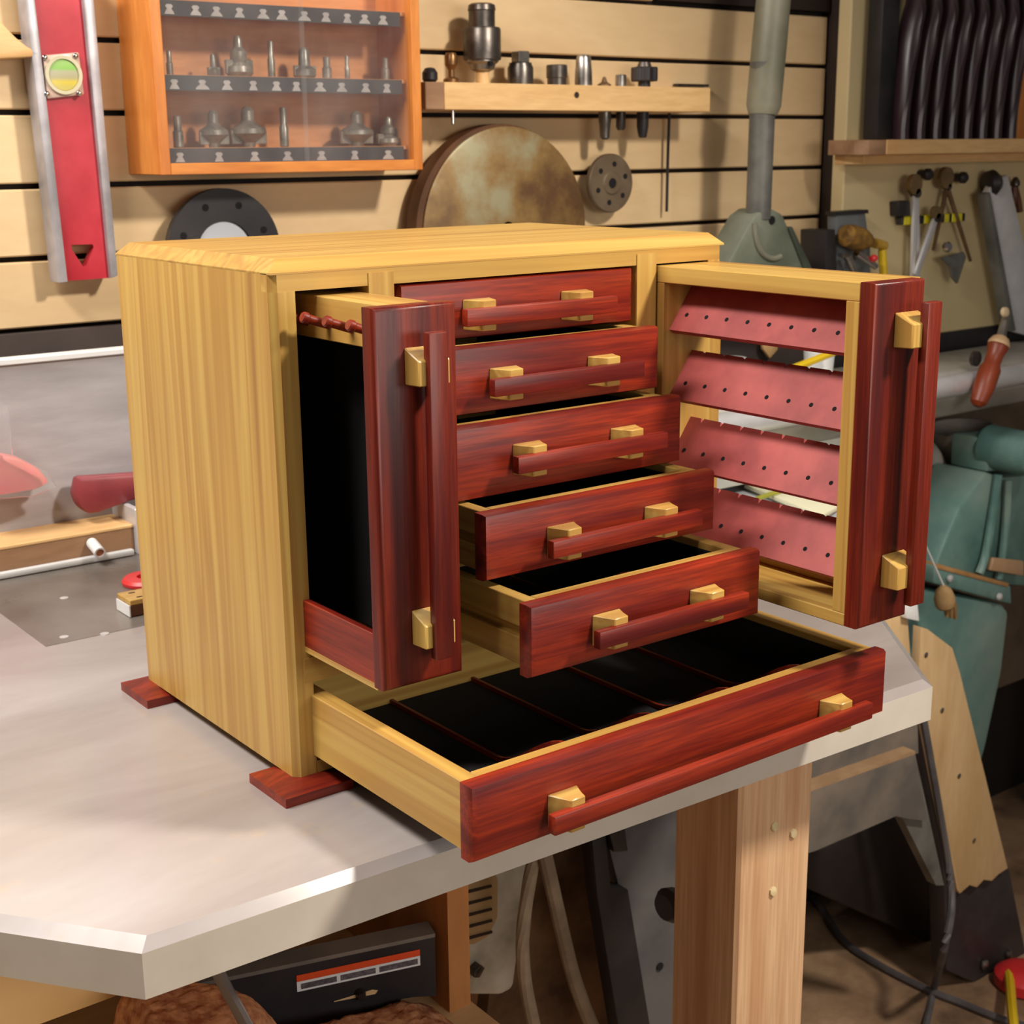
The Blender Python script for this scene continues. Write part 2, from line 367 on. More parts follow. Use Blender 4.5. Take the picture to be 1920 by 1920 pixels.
obj('top_flange', B().slab([gp(.2, gz, .001), gp(0, gz, .001), gp(0, gz+.001, -.016), gp(.2, gz+.001, -.016)], (0, 0, .003)), apron_m, gt, 'dusty grey bent flange')
def strip(name, s0, s1, za, zb, mat, off, lab=None):
    return obj(name, B().slab([gp(s1, za, off), gp(s0, za, off), gp(s0, zb, off), gp(s1, zb, off)], nrm*-.1), mat, gt, lab)
orange_pl = mottled('orange_print', S(214, 70, 30), S(226, 84, 40), 5, .4)
grey_print = mottled('grey_print', S(70, 66, 74), S(110, 104, 110), 300, .4)
strip('label_stripe', lb0, lb1, gz-.0125, gz-.0075, orange_pl, .0005, 'orange warning stripe')
strip('label_strip', lb0, lb1, gz-.0205, gz-.0127, white_pl, .0005, 'white label strip')
for s0, s1 in ((.014, .043), (.046, .072), (.075, .101)):
    strip('label_print', s0, s1, gz-.0187, gz-.0145, grey_print, .0010)
obj('slot', B().slab([gp(.078, gz-.0345, .0012), gp(.047, gz-.0355, .0012), gp(.045, gz-.033, .0012), gp(.049, gz-.0315, .0012), gp(.078, gz-.034, .0012)], nrm*-.1), ply['x'], gt)
obj('slot_knob', B().cyl(gp(.058, gz-.033, 0), gp(.058, gz-.033, .006), .0045, .003, 12), dark_steel, gt)
tag(obj('strap', B().tube([(-0.1073, -0.0900, -0.0353), (-0.1004, -0.0900, -0.0570), (-0.0916, -0.0900, -0.0798), (-0.0826, -0.0900, -0.1050)], .0055, 8, .5), grey_cord), 'black strap hanging below the front table edge', 'strap')

# ------------------------------------------------------------------ jewelry chest
W, D, ZF, ZT = .3852, .2347, .0102, .328
ch = thing('jewelry_chest', 'yellow and red wood jewelry chest with all its drawers pulled open', 'chest', (W/2, D/2, 0))
def stile(x0, x1, out):
    p = [(x0, .012), (x0, .0045), (x0+.0045, -.0), (x1, 0), (x1, .012)] if out < 0 else [(x0, .012), (x0, 0), (x1-.0045, 0), (x1, .0045), (x1, .012)]
    return B().ext(p, 'z', ZF, .3275)
obj('side_panel', B().box(0, .016, .012, D, ZF, .3385), YW['z'], ch)
obj('side_panel', B().box(W-.016, W, .012, D, ZF, .3385), YW['z'], ch)
obj('corner_stile', stile(0, .0165, -1), YW['z'], ch); obj('corner_stile', stile(W-.0165, W, 1), YW['z'], ch)
lo = [(0, 0, .338), (W, 0, .338), (W, D+.002, .338), (0, D+.002, .338)]
mid = [(x, y, .3392) for x, y, z in lo]
up = [(.0085, .0085, .3472), (W-.0085, .0085, .3472), (W-.0085, D-.006, .3472), (.0085, D-.006, .3472)]
tp = B().prism(lo, mid); tp.prism(mid, up); obj('top_panel', tp, YW['x'], ch)
obj('top_rail', B().ext([(0, .012), (0, .0045), (.0045, .0002), (W-.0045, .0002), (W, .0045), (W, .012)], 'z', .3275, .3385), YW['x'], ch)
obj('back_panel', B().box(.016, W-.016, D-.008, D-.001, ZF, .338), YW['z'], ch)
obj('base_panel', B().box(.016, W-.016, .0, D-.008, ZF, .0185), YW['x'], ch)
obj('mid_rail', B().box(.0105, W-.0105, -.0006, .022, .0745, .0915), YW['x'], ch)
obj('mid_shelf', B().box(.016, W-.016, .022, D-.008, .080, .086), YW['x'], ch)
for x0 in (.069, .2965):
    obj('divider', B().box(x0, x0+.0187, -.0006, .020, .0915, .3355), YW['z'], ch)
    obj('partition', B().box(x0+.004, x0+.0147, .020, D-.008, .086, .338), YW['z'], ch)
for fx, fy in ((-.0165, -.0165), (-.0165, D+.0165-.0505), (W+.0165-.0505, -.0165), (W+.0165-.0505, D+.0165-.0505)):
    q = [(fx, fy), (fx+.0505, fy), (fx+.0505, fy+.0505), (fx, fy+.0505)]
    i_ = [(fx+.0155, fy+.0155), (fx+.035, fy+.0155), (fx+.035, fy+.035), (fx+.0155, fy+.035)]
    f = B().prism([(x, y, 0) for x, y in q], [(x, y, .0065) for x, y in q])
    f.prism([(x, y, .0065) for x, y in q], [(x, y, ZF) for x, y in i_])
    obj('foot', f, RW['x'], ch, 'red mitred foot')

def block(x0, x1, yf, z0, z1, pr=.0145):
    """handle post: wide at the face, narrower in front, seen from above a trapezoid"""
    p = [(x0, yf), (x1, yf), (x1-.0035, yf-pr*.55), (x1-.0055, yf-pr), (x0+.0065, yf-pr)]
    return B().ext(p, 'z', z0, z1, .0006, 1)
def drawer(x0, x1, yf, zb, zt, hx0, hx1, blocks, hz, wide=.006, th=.009, ins=.006, gr=True, dep=.2, divx=()):
    """pulled-out drawer: carcass, red front with eased edges, bar handle on two posts"""
    ya, yb = yf+.0115, yf+dep; a0, a1 = x0+ins, x1-ins; top = zt-.0008; bz = zb+.003
    dr = obj('drawer', B().box(a0+th, a1-th, ya+.009, yb-.009, bz+.002, bz+.006), felt, ch, 'black lined drawer floor')
    for s in (0, 1):
        sx0, sx1 = (a0, a0+th) if s == 0 else (a1-th, a1)
        sb = B(); zm = (bz+top)/2
        if gr:
            sb.box(sx0, sx1, ya, yb, zm+.0035, top, .0004, 1); sb.box(sx0, sx1, ya, yb, bz, zm-.0035, .0004, 1)
            sb.box(sx0+(.004 if s == 0 else 0), sx1-(.004 if s else 0), ya, yb, zm-.0035, zm+.0035)
        else: sb.box(sx0, sx1, ya, yb, bz, top, .0006, 1)
        obj('drawer_side', sb, YW['y'], dr)
        obj('lining', B().box(*((sx1, sx1+.001) if s == 0 else (sx0-.001, sx0)), ya+.009, yb-.009, bz+.006, top-.005), felt, dr)
    obj('inner_front', B().box(a0+th, a1-th, ya, ya+.009, bz, top, .0004, 1), YW['x'], dr)
    obj('lining', B().box(a0+th+.001, a1-th-.001, ya+.009, ya+.010, bz+.006, top-.005), felt, dr)
    obj('drawer_back', B().box(a0+th, a1-th, yb-.009, yb, bz, top, .0004, 1), YW['x'], dr)
    fe = lambda e: all(abs(v.co.y-yf) < 1e-5 for v in e.verts)
    obj('drawer_front', B().box(x0, x1, yf, ya, zb, zt, .0040, 2, fe), RW['x'], dr, 'red wood front')
    h0, h1 = hz
    for bx0, bx1 in blocks: obj('handle_post', block(bx0, bx1, yf, h0-.0042, h1+.0045), YW['x'], dr, 'yellow handle post')
    obj('handle_bar', B().box(hx0, hx1, yf-.0185, yf-.0118, h0, h1, .0011, 2), RW['x'], dr, 'red handle bar')
    for dx in divx:
        pts = []
        yy0, yy1 = ya+.006, yb-.009
        L = yy1-yy0
        for i in range(25):
            t = i/24; s_ = L*t
            z = top-.001-.033*(.5-.5*math.cos(math.pi*min(1, s_/.075)))
            pts.append((yy0+s_, z))
        obj('compartment_divider', B().ext([(yy1, bz+.006), (yy0, bz+.006)]+pts, 'x', dx-.0012, dx+.0012), RW['y'], dr, 'thin red curved divider')
    return dr
XL, XR = .0925, .2927
B5 = ((.1405, .1635), (.2245, .2480))
rows = [(-.0009, .2873, .3263), (-.0297, .2418, .2863), (-.0541, .1916, .2395), (-.0893, .1482, .1912), (-.1343, .0972, .1435)]
for i, (yf, zb, zt) in enumerate(rows):
    hz = (zt-.031, zt-.0195) if i else (zt-.0285, zt-.017)
    drawer(XL, XR, yf, zb, zt, .1315, .2620, B5, hz, dep=.21, divx=(.193,) if i > 2 else ())
drawer(.0125, .3727, -.1822, .0197, .0665, .057, .336, ((.066, .0885), (.3015, .3245)), (.0305, .0425), th=.0115, ins=.0022, gr=False, dep=.225, divx=(.097, .168, .238, .307))

def vblock(xa, xb, yf, z0, z1, pr=.0145):
    p = [(yf, z0), (yf, z1), (yf-pr*.55, z1-.0035), (yf-pr, z1-.0060), (yf-pr, z0+.0060)]
    p = [(yf, z1), (yf-pr, z1-.0065), (yf-pr, z0+.0006), (yf, z0)]
    return B().ext(p, 'x', xa, xb, .0006, 1)
# left pull-out: rail with pegs, felt back, red tray
PX0, PX1, PY, PZ0, PZ1 = .0093, .0664, -.100, .0988, .3254
fe = lambda e: all(abs(v.co.y-PY) < 1e-5 for v in e.verts)
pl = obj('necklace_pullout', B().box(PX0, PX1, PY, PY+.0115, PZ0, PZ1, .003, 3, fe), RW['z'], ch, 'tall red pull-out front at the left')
obj('peg_rail', B().box(.032, .0655, PY+.0115, .12, .297, .3235, .0005, 1), YW['y'], pl, 'yellow peg rail')
for k in range(7):
    y = -.066+.0268*k
    obj('peg', B().lathe([(.0028, 0), (.0028, .016), (.0036, .017), (.0036, .0195), (.0028, .0205)], (.033, y, .3065), (-1, 0, .34), 14), RW['x'], pl, 'red necklace peg')
obj('felt_panel', B().box(.060, .0645, PY+.0115, .12, .104, .297), felt, pl, 'black felt backing')
obj('tray_side', B().box(.0118, .0165, PY+.0115, .12, .0995, .1310, .0004, 1), RW['y'], pl, 'red tray side')
obj('tray_floor', B().box(.0115, .0655, PY+.0115, .12, .0962, .0998), YW['y'], pl)
obj('tray_back', B().box(.0118, .0655, .12, .125, .0995, .3235), felt, pl)
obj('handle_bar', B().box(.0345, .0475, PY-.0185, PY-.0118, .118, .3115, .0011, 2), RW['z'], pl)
for z0 in (.1245, .2805): obj('handle_post', vblock(.0295, .0510, PY, z0, z0+.0215), YW['z'], pl, 'yellow handle post')
# right pull-out: open frame with slanted earring bars
QX0, QX1, QY = .317, .3776, -.1990
fe2 = lambda e: all(abs(v.co.y-QY) < 1e-5 for v in e.verts)
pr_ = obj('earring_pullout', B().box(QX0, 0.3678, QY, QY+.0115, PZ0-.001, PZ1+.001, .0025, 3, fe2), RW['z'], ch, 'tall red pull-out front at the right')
obj('frame_rail', B().box(QX0, QX1, QY+.0115, .004, .3140, .3262, .0006, 1), YW['y'], pr_)
obj('frame_rail', B().box(QX0, QX1, QY+.0115, .004, .0975, .1062, .0006, 1), YW['y'], pr_)
obj('frame_ledge', B().box(QX1-.014, QX1, -.176, -.007, .1062, .1205, .0006, 1), YW['y'], pr_)
obj('frame_stile', B().box(QX0, QX1, QY+.0115, -.1763, .1062, .3140, .0006, 1), YW['z'], pr_)
obj('frame_stile', B().box(QX0, QX1, -.007, .004, .1062, .3140, .0006, 1), YW['z'], pr_)
def earring_bar(zl):
    x0, x1, zu = .323, .347, zl+.0335
    dx, dz = x1-x0, zu-zl; L = math.hypot(dx, dz); ux, uz = dx/L, dz/L; nx, nz = uz, -ux      # n points to the back, down
    t = B(); y0, y1 = -.1763, -.007
    top = [(y0, L)]
    ys = [y0+.014+.0203*k for k in range(8)]
    for y in ys: top += [(y-.0016, L), (y, L-.004), (y+.0016, L)]
    pts = [(y0, 0)]+top+[(y1, L), (y1, 0)]
    f = lambda p, o: (x0+ux*p[1]+nx*o, p[0], zl+uz*p[1]+nz*o)
    t.prism([f(p, 0) for p in pts], [f(p, .005) for p in pts])
    o = obj('earring_bar', t, red_pink, pr_, 'slanted red earring bar')
    h = B()
    for y in ys:
        c = Vector(f((y+.003, L*.33), 0)); n = Vector((nx, 0, nz)); h.cyl(c-n*.0002, c+n*.0012, .0017, .0017, 10)
    obj('earring_holes', h, felt, o, 'row of drilled holes', 'stuff')
for k in range(4): earring_bar(.2795-.0507*k)
HX = 0.3377
BX0, BX1 = 0.3476, 0.3618
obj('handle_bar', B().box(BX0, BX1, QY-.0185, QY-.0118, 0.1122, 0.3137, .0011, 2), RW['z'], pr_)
for z0 in (0.2842, 0.1238):
    obj('handle_post', vblock(HX, BX1-.001, QY, z0, z0+.0225), YW['z'], pr_, 'yellow handle post')

# ------------------------------------------------------------------ fence and small things at the left
fn = thing('router_fence', 'tall grey router fence with pale top edge behind the chest', 'fence', (.0, .65, 0))
obj('fence_base', B().box(-.5, .152, .62, .676, .001, .0285, .001, 1), [mdf], fn)
obj('ledge', B().box(-.5, .152, .619, .676, .0285, .0325, .001, 1), BW['x'], fn)
obj('track', B().box(-.5, .148, .611, .6195, .001, .0075, .002, 2), white_pl, fn, 'white edge strip along the base')
grey_panel = mottled('scuffed_grey_panel', S(150, 146, 150), S(192, 188, 192), 3.0, .22, .12, 7, None, 0, .05, .36, .66, (1, 2, 5))
obj('face_panel', B().box(-.5, .5, .676, .69, .001, .206, .001, 1), grey_panel, fn)
obj('top_edge', B().box(-.5, .5, .672, .692, .2035, .2095, .0008, 1), white_pl, fn, 'pale strip on the top edge')
obj('end_bracket', B().box(.152, .158, .612, .676, .0005, .05, .001, 1), alu, fn)
obj('base_block', B().box(.168, .5, .625, .676, .010, .032, .001, 1), dark_trim, fn, 'dark brown fence half behind the chest')
t0, t1 = Vector((0.1052, 0.6180, 0.0204)), Vector((0.1035, 0.5920, 0.0156))
tu = thing('plastic_tube', 'short white plastic tube end poking out of the fence base', 'tube', tuple(t0))
obj('tube_wall', B().ring(t0, t1-t0, .0058, .0042, (t1-t0).length, 20), white_pl, tu)
obj('tube_core', B().cyl(t0, t0+(t1-t0)*.94, .0042, .0042, 16), mottled('brown_core', S(150, 84, 50), S(176, 108, 70), 40, .7), tu, 'brown core in the tube')
hx = [(0.1056, 0.6400, 0.0847), (0.1007, 0.6400, 0.0668), (0.1042, 0.6400, 0.0549), (0.1136, 0.6400, 0.0448), (0.1240, 0.6400, 0.0448), (0.1634, 0.6400, 0.0524), (0.2108, 0.6400, 0.0527), (0.2125, 0.6400, 0.0767), (0.1656, 0.6400, 0.0800)]
tag(obj('push_handle', B().slab(hx, (0, .02, 0), .004), mottled('worn_red_wood', S(112, 34, 44), S(140, 56, 62), 10, .45)), 'dull red push stick handle lying on the fence ledge', 'handle')
gx = [(-0.0043, 0.6450, 0.0956), (-0.0013, 0.6450, 0.1248), (0.0295, 0.6450, 0.1196), (0.0502, 0.6450, 0.1123), (0.0680, 0.6450, 0.0988), (0.0777, 0.6450, 0.0835), (0.0634, 0.6450, 0.0783), (0.0254, 0.6450, 0.0775)]
gu = thing('dust_guard', 'pink plastic guard under a clear shield on the fence', 'guard', (gx[2][0], .65, .033))
obj('guard_body', B().slab(gx, (0, .025, 0), .004), pink_pl, gu)
sx = [(-0.0191, 0.6350, 0.0809), (-0.0063, 0.6350, 0.2058), (0.0385, 0.6350, 0.1695), (0.0380, 0.6350, 0.1211), (0.0714, 0.6350, 0.0973), (0.0788, 0.6350, 0.0812), (0.0541, 0.6350, 0.0749)]
obj('clear_shield', B().slab(sx, (0, -.003, 0)), frost_m, gu, 'clear plastic shield')
dk = Vector((0.1182, 0.5113, 0.0040))
tag(obj('red_disc', B().lathe([(.024, 0), (.0245, .003), (.022, .006), (.01, .0065), (.009, .003), (0, .003)], (dk.x, dk.y, .001), (0, 0, 1), 36), red_pl, base=True), 'bright red plastic disc lying on the dark router plate', 'disc')
w0 = Vector((0.0619, 0.4176, 0.0010))
wb = thing('wood_block', 'yellow slotted wood block on the router plate against the chest', 'block', (w0.x+.03, w0.y+.02, .001))
for y0, y1 in ((0, .0135), (.0165, .030)):
    obj('block_prong', B().box(w0.x, w0.x+.07, w0.y+y0, w0.y+y1, .001, .0115, .0006, 1), mottled('dark_walnut', S(84, 46, 24), S(104, 60, 34), 20, .5), wb)
obj('pale_end', B().box(w0.x-.0012, w0.x, w0.y, w0.y+.030, .001, .0115), white_pl, wb, 'pale end grain')
obj('block_top', B().box(w0.x, w0.x+.07, w0.y, w0.y+.030, .0115, .0165, .0006, 1), YW['x'], wb)
for q in ((.012, .006), (.011, .022)):
    obj('brass_mark', B().box(w0.x+q[0]-.003, w0.x+q[0]+.003, w0.y+q[1]-.0012, w0.y+q[1]+.0012, .0163, .0168), dark_trim, wb)

# ------------------------------------------------------------------ on the slatted wall
# spirit level
level_rail = mottled('scuffed_silver_paint', S(150, 146, 150), S(186, 182, 188), 14, .4, .3)
lv = [(0.1355, 0.7420, 0.5923), (0.1902, 0.7420, 0.5956), (0.1962, 0.7420, 0.2778), (0.1462, 0.7420, 0.2775)]
LV = thing('spirit_level', 'red and silver spirit level hanging askew on the slat wall', 'level', tuple(Vector(lv[3])+Vector((.02, .012, 0))))
lv2 = [(0.1268, 0.7420, 0.5917), (0.1366, 0.7420, 0.5923), (0.1468, 0.7420, 0.2769), (0.1368, 0.7420, 0.2764)]
lv3 = [(0.1880, 0.7420, 0.5955), (0.1994, 0.7420, 0.5962), (0.2031, 0.7420, 0.2803), (0.1950, 0.7420, 0.2779)]
tri = [(0.1566, 0.7420, 0.3152), (0.1801, 0.7420, 0.3147), (0.1810, 0.7420, 0.3113), (0.1711, 0.7420, 0.2925), (0.1674, 0.7420, 0.2915), (0.1567, 0.7420, 0.3102)]
# face plate with a real triangular hanging hole
def plate_with_hole(outer, hole, d):
    t = B(); bm = t.bm; d = Vector(d)
    vo = [bm.verts.new(p) for p in outer]; vh = [bm.verts.new(p) for p in hole]
    eds = [bm.edges.new((vo[i], vo[(i+1) % len(vo)])) for i in range(len(vo))]+[bm.edges.new((vh[i], vh[(i+1) % len(vh)])) for i in range(len(vh))]
    r_ = bmesh.ops.triangle_fill(bm, edges=eds, use_beauty=True)
    fs = [f for f in r_['geom'] if isinstance(f, bmesh.types.BMFace)]
    ex = bmesh.ops.extrude_face_region(bm, geom=fs)
    bmesh.ops.translate(bm, verts=[v for v in ex['geom'] if isinstance(v, bmesh.types.BMVert)], vec=d)
    bmesh.ops.recalc_face_normals(bm, faces=bm.faces); return t
obj('web', plate_with_hole(lv, tri, (0, .012, 0)), level_red, LV)
obj('rail', B().slab([tuple(Vector(p)-Vector((0, .007, 0))) for p in lv2], (0, .026, 0), .001), level_rail, LV, 'silver edge rail')
obj('rail', B().slab([tuple(Vector(p)-Vector((0, .007, 0))) for p in lv3], (0, .026, 0), .001), level_rail, LV, 'silver edge rail')
vc = Vector((0.1608, 0.7400, 0.4888))
hb = [(0.1412, 0.7400, 0.5078), (0.1799, 0.7400, 0.5121), (0.1820, 0.7400, 0.4693), (0.1417, 0.7400, 0.4646)]
vh_ = obj('vial_holder', B().slab(hb, (0, -.004, 0), .003), mottled('hazy_vial_holder', S(186, 160, 146), S(206, 180, 164), 10, .25), LV, 'hazy clear vial holder')
obj('vial_ring', B().ring(vc+Vector((0, -.004, 0)), (0, -1, 0), .0195, .016, .003, 32), mottled('pale_ring', S(190, 182, 150), S(206, 198, 170), 10, .3), vh_)
obj('vial', B().lathe([(.016, 0), (.016, .0015), (.015, .0022), (0, .0024)], vc+Vector((0, -.003, 0)), (0, -1, 0), 28), vial_m, vh_, 'green and yellow vial')
for q in [(0.1426, 0.7350, 0.5055), (0.1754, 0.7350, 0.5080), (0.1415, 0.7350, 0.4697), (0.1761, 0.7350, 0.4707)]:
    obj('holder_screw', B().lathe([(.0028, 0), (.0028, .001), (.0015, .002), (0, .0022)], q, (0, -1, 0), 12), chrome, vh_)
# wooden hook at the far left
hk = [(0.0686, 0.7350, 0.5403), (0.1001, 0.7350, 0.5401), (0.1147, 0.7350, 0.5243), (0.1258, 0.7350, 0.5154), (0.1396, 0.7350, 0.5096), (0.1360, 0.7350, 0.5063), (0.0966, 0.7350, 0.5032), (0.0647, 0.7350, 0.5013)]
tag(obj('wooden_hook', B().slab(hk, (0, .035, 0), .002), BW['x']), 'pointed pale wooden hook on the wall at the upper left', 'hook')

# router bit cabinet
CX0, CX1, CY, CZ0 = .2385, .5725, .685, .3865
CZ1 = .66
cb = thing('bit_cabinet', 'orange wooden display cabinet with glass front full of router bits', 'cabinet', ((CX0+CX1)/2, .72, CZ0))
obj('cabinet_side', B().box(CX0, CX0+.010, CY+.004, YS, CZ0, CZ1, .001, 1), orange_wood['z'], cb)
obj('cabinet_side', B().box(CX1-.010, CX1, CY+.004, YS, CZ0, CZ1, .001, 1), orange_wood['z'], cb)
obj('cabinet_floor', B().box(CX0+.01, CX1-.01, CY+.004, YS, CZ0, CZ0+.010), orange_wood['x'], cb)
obj('cabinet_back', B().box(CX0+.01, CX1-.01, YS-.006, YS, CZ0, CZ1), orange_in, cb)
obj('front_stile', B().box(CX0, CX0+.012, CY, CY+.004, CZ0, CZ1, .0008, 1), orange_wood['z'], cb)
obj('front_stile', B().box(CX1-.012, CX1, CY, CY+.004, CZ0, CZ1, .0008, 1), orange_wood['z'], cb)
obj('front_rail', B().box(CX0+.012, CX1-.012, CY, CY+.004, CZ0, CZ0+.012, .0008, 1), orange_wood['x'], cb)
obj('glass_door', B().box(CX0+.012, .4215, CY+.005, CY+.007, CZ0+.010, CZ1), glass_m, cb, 'left sliding glass pane')
obj('glass_door', B().box(.4185, CX1-.012, CY+.009, CY+.011, CZ0+.010, CZ1), glass_m, cb, 'right sliding glass pane')
SHELF = []
lab_m = mottled('dark_label', S(48, 40, 44), S(64, 56, 58), 20, .5)
icon_m = mottled('pale_print', S(150, 142, 140), S(176, 168, 164), 30, .5)
for k, (zt, nic) in enumerate(((CZ0+.028, 7), (CZ0+.1035, 10), (CZ0+.179, 11))):
    sh = obj('shelf', B().box(CX0+.011, CX1-.011, CY+.016, YS-.006, zt-.004, zt), orange_in, cb)
    obj('label_strip', B().box(CX0+.013, CX1-.018, CY+.0135, CY+.016, zt-.0165, zt-.0005), lab_m, sh, 'dark label strip with pale bit drawings')
    t = B()
    for i in range(nic):
        cx = CX0+.03+(CX1-CX0-.07)*i/(nic-1)+random.uniform(-.003, .003); h = .011; wd = random.uniform(.005, .0085); y = CY+.0133
        t.ext([(cx-wd, zt-.015), (cx+wd, zt-.015), (cx+wd*.8, zt-.0125), (cx+.0025, zt-.0095), (cx+.0045, zt-.007), (cx+.0025, zt-.005), (cx-.0025, zt-.005), (cx-.0045, zt-.007), (cx-.0025, zt-.0095), (cx-wd*.8, zt-.0125)], 'y', y-.0006, y+.0004)
    obj('label_drawings', t, icon_m, sh, None, 'stuff'); SHELF.append(zt)
tag(obj('paper_tag', B().box(.462, .512, CY+.0142, CY+.0152, CZ0+.0125, CZ0+.018), BW['x']), 'cream paper slip lying in the bottom of the bit cabinet', 'paper')
bit_steel = mottled('bit_steel', S(104, 98, 90), S(156, 148, 138), 40, .34, .45, 5)
def bit(cx, zt, kind, h, r, label, cat='router bit', yb=.728):
    if kind == 'straight':
        o = obj('router_bit', B().lathe([(r*.8, 0), (r, .001), (r, h*.5), (r*.75, h*.55), (r*.75, h-.001), (r*.6, h)], (cx, yb, zt), (0, 0, 1), 12), bit_steel, base=True)
        return tag(o, label, cat, 'router bits in the glass cabinet')
    t = thing('router_bit', label, cat, (cx, yb, zt), 'router bits in the glass cabinet')
    if kind == 'cone': pf = [(r*.75, 0), (r, h*.12), (r*.95, h*.26), (r*.5, h*.36), (r*.62, h*.45), (r*.6, h*.62), (r*.34, h*.72), (r*.30, h*.92), (r*.2, h)]
    elif kind == 'wide': pf = [(r*.35, 0), (r*.4, h*.12), (r, h*.34), (r*.98, h*.46), (r*.5, h*.58), (r*.36, h*.66), (r*.36, h*.9), (r*.2, h)]
    else: pf = [(r*.8, 0), (r, h*.1), (r, h*.3), (r*.55, h*.42), (r*.45, h*.9), (r*.3, h)]
    obj('cutter', B().lathe(pf, (cx, yb, zt), (0, 0, 1), 18), bit_steel, t)
    for s in (-1, 1):
        obj('carbide_wing', B().box(cx+s*r*.4-.0012, cx+s*r*1.06+.0003, yb-.0022, yb+.0022, zt+h*.08, zt+h*.42, .0005, 1) if s > 0 else B().box(cx-r*1.06, cx-r*.4, yb-.0022, yb+.0022, zt+h*.08, zt+h*.42, .0005, 1), bit_steel, t)
    return t
b1, b2 = SHELF[1], SHELF[0]
for u_x, kind, h, r, lab in (
    (0.2759, 'straight', .026, .0036, 'thin straight bit at the left end of the upper visible cabinet shelf'),
    (0.3273, 'tee', .024, .0065, 'small pale bit second from left on the upper visible cabinet shelf'),
    (0.3584, 'cone', .044, .0155, 'large stepped cone bit on the upper visible cabinet shelf'),
    (0.3988, 'straight', .040, .0042, 'tallest dark straight bit in the middle of the upper visible cabinet shelf'),
    (0.4412, 'tee', .034, .0130, 'dark wide based bit just right of the glass overlap, upper shelf'),
    (0.4706, 'straight', .025, .0055, 'short thick dark bit right of the wide based one, upper shelf'),
    (0.4978, 'straight', .027, .0030, 'slender bit in the right half of the upper visible cabinet shelf'),
    (0.5507, 'straight', .026, .0048, 'small dark bit at the right end of the upper visible cabinet shelf')):
    bit(u_x, b1, kind, h, r, lab)
for u_x, kind, h, r, lab in (
    (0.2806, 'straight', .034, .0058, 'thick straight bit at the left end of the lower cabinet shelf'),
    (0.3231, 'wide', .040, .0165, 'shiny winged bit left of the widest one on the lower cabinet shelf'),
    (0.3656, 'wide', .044, .0205, 'widest winged bit on the lower cabinet shelf'),
    (0.4109, 'straight', .044, .0052, 'tall slim bit beside the glass overlap on the lower cabinet shelf'),
    (0.5075, 'wide', .040, .0205, 'broad dark bit in the right half of the lower cabinet shelf'),
    (0.5523, 'cone', .034, .0150, 'rounded dark bit at the right end of the lower cabinet shelf')):
    bit(u_x, b2, kind, h, r, lab)

# discs on the wall
def disc(name, c, r, th, mat, label, cat, extra=None):
    t = thing(name, label, cat, c)
    return t
dc = (.7295, .725, .3065)
sb_ = thing('round_blade', 'large round brown stained disc leaning on the wall behind the chest', 'disc', (dc[0], .73, .175))
obj('disc_plate', B().lathe([(.131, 0), (.131, .003), (.128, .0045), (.012, .0045), (.012, 0), (.131, 0)], (dc[0], dc[1]+.0045, dc[2]), (0, -1, 0), 72), rust, sb_)
obj('disc_rim', B().ring((dc[0]-.006, dc[1]+.0045, dc[2]), (0, 1, 0), .134, .110, .022, 72), mottled('brown_rim', S(78, 46, 22), S(100, 62, 32), 12, .6), sb_, 'dark brown backing rim')
fc = Vector((.9185, .735, .3625))
fp = thing('faceplate', 'small drilled cast faceplate hung on the wall right of the big disc', 'faceplate', (fc.x, fc.y, fc.z))
obj('plate', B().lathe([(.0395, 0), (.0395, .006), (.038, .008), (.016, .008), (.014, .010), (.007, .010), (.007, 0), (.0395, 0)], fc+Vector((0, .012, 0)), (0, -1, 0), 48), dirt_disc, fp)
for k in range(6):
    a = k*math.pi/3+.35; q = fc+Vector((.026*math.cos(a), .0042, .026*math.sin(a)))
    obj('bolt_hole', B().cyl(q, q+Vector((0, -.0008, 0)), .0036, .0036, 12), felt, fp)
obj('bolt_hole', B().cyl(fc+Vector((0, .010, 0)), fc+Vector((0, .003, 0)), .0068, .0068, 16), felt, fp)
bc = Vector((.333, .735, .300))
bk = thing('insert_ring', 'black ring plate with pale round centre hung low on the wall', 'ring', tuple(bc))
obj('ring_plate', B().ring(bc+Vector((0, .010, 0)), (0, -1, 0), .070, .034, .010, 64), black_m, bk)
obj('ring_centre', B().lathe([(.034, 0), (.034, .006), (.033, .0075), (0, .0075)], bc+Vector((0, .010, 0)), (0, -1, 0), 48), mottled('pale_grey_disc', S(176, 180, 190), S(192, 196, 204), 5, .35), bk, 'pale grey centre disc')
for k in range(8):
    a = k*math.pi/4+.42; q = bc+Vector((.054*math.cos(a), .0004, .054*math.sin(a)))
    obj('ring_hole', B().cyl(q, q+Vector((0, -.0008, 0)), .0042, .0042, 12), felt, bk)

# ledge with arbor parts
LY = .70
lz0, lz1 = .4565, .4885
lx0, lx1 = 0.5893, 1.0649
ld = thing('wall_ledge', 'pale wooden ledge on the slat wall holding chuck parts', 'shelf', ((lx0+lx1)/2, .73, lz0))
lsplit = 0.6164
obj('ledge_board', B().box(lsplit, lx1, LY, YS, lz0, lz1, .0008, 1), BW['x'], ld)
obj('ledge_end', B().box(lx0, lsplit, LY+.001, YS, lz0, lz1, .0008, 1), mdf, ld, 'darker end block')
kn = (0.8231, 0.7000, 0.4762)
obj('knot_hole', B().cyl((kn[0], LY+.002, kn[2]), (kn[0], LY-.0006, kn[2]), .004, .004, 14), dark_trim, ld)
LA = 'arbor parts on the wall ledge'
yk = .728
xk = 0.6939
ck = thing('drill_chuck', 'big keyed drill chuck standing on the wall ledge', 'chuck', (xk, yk, lz1), LA)
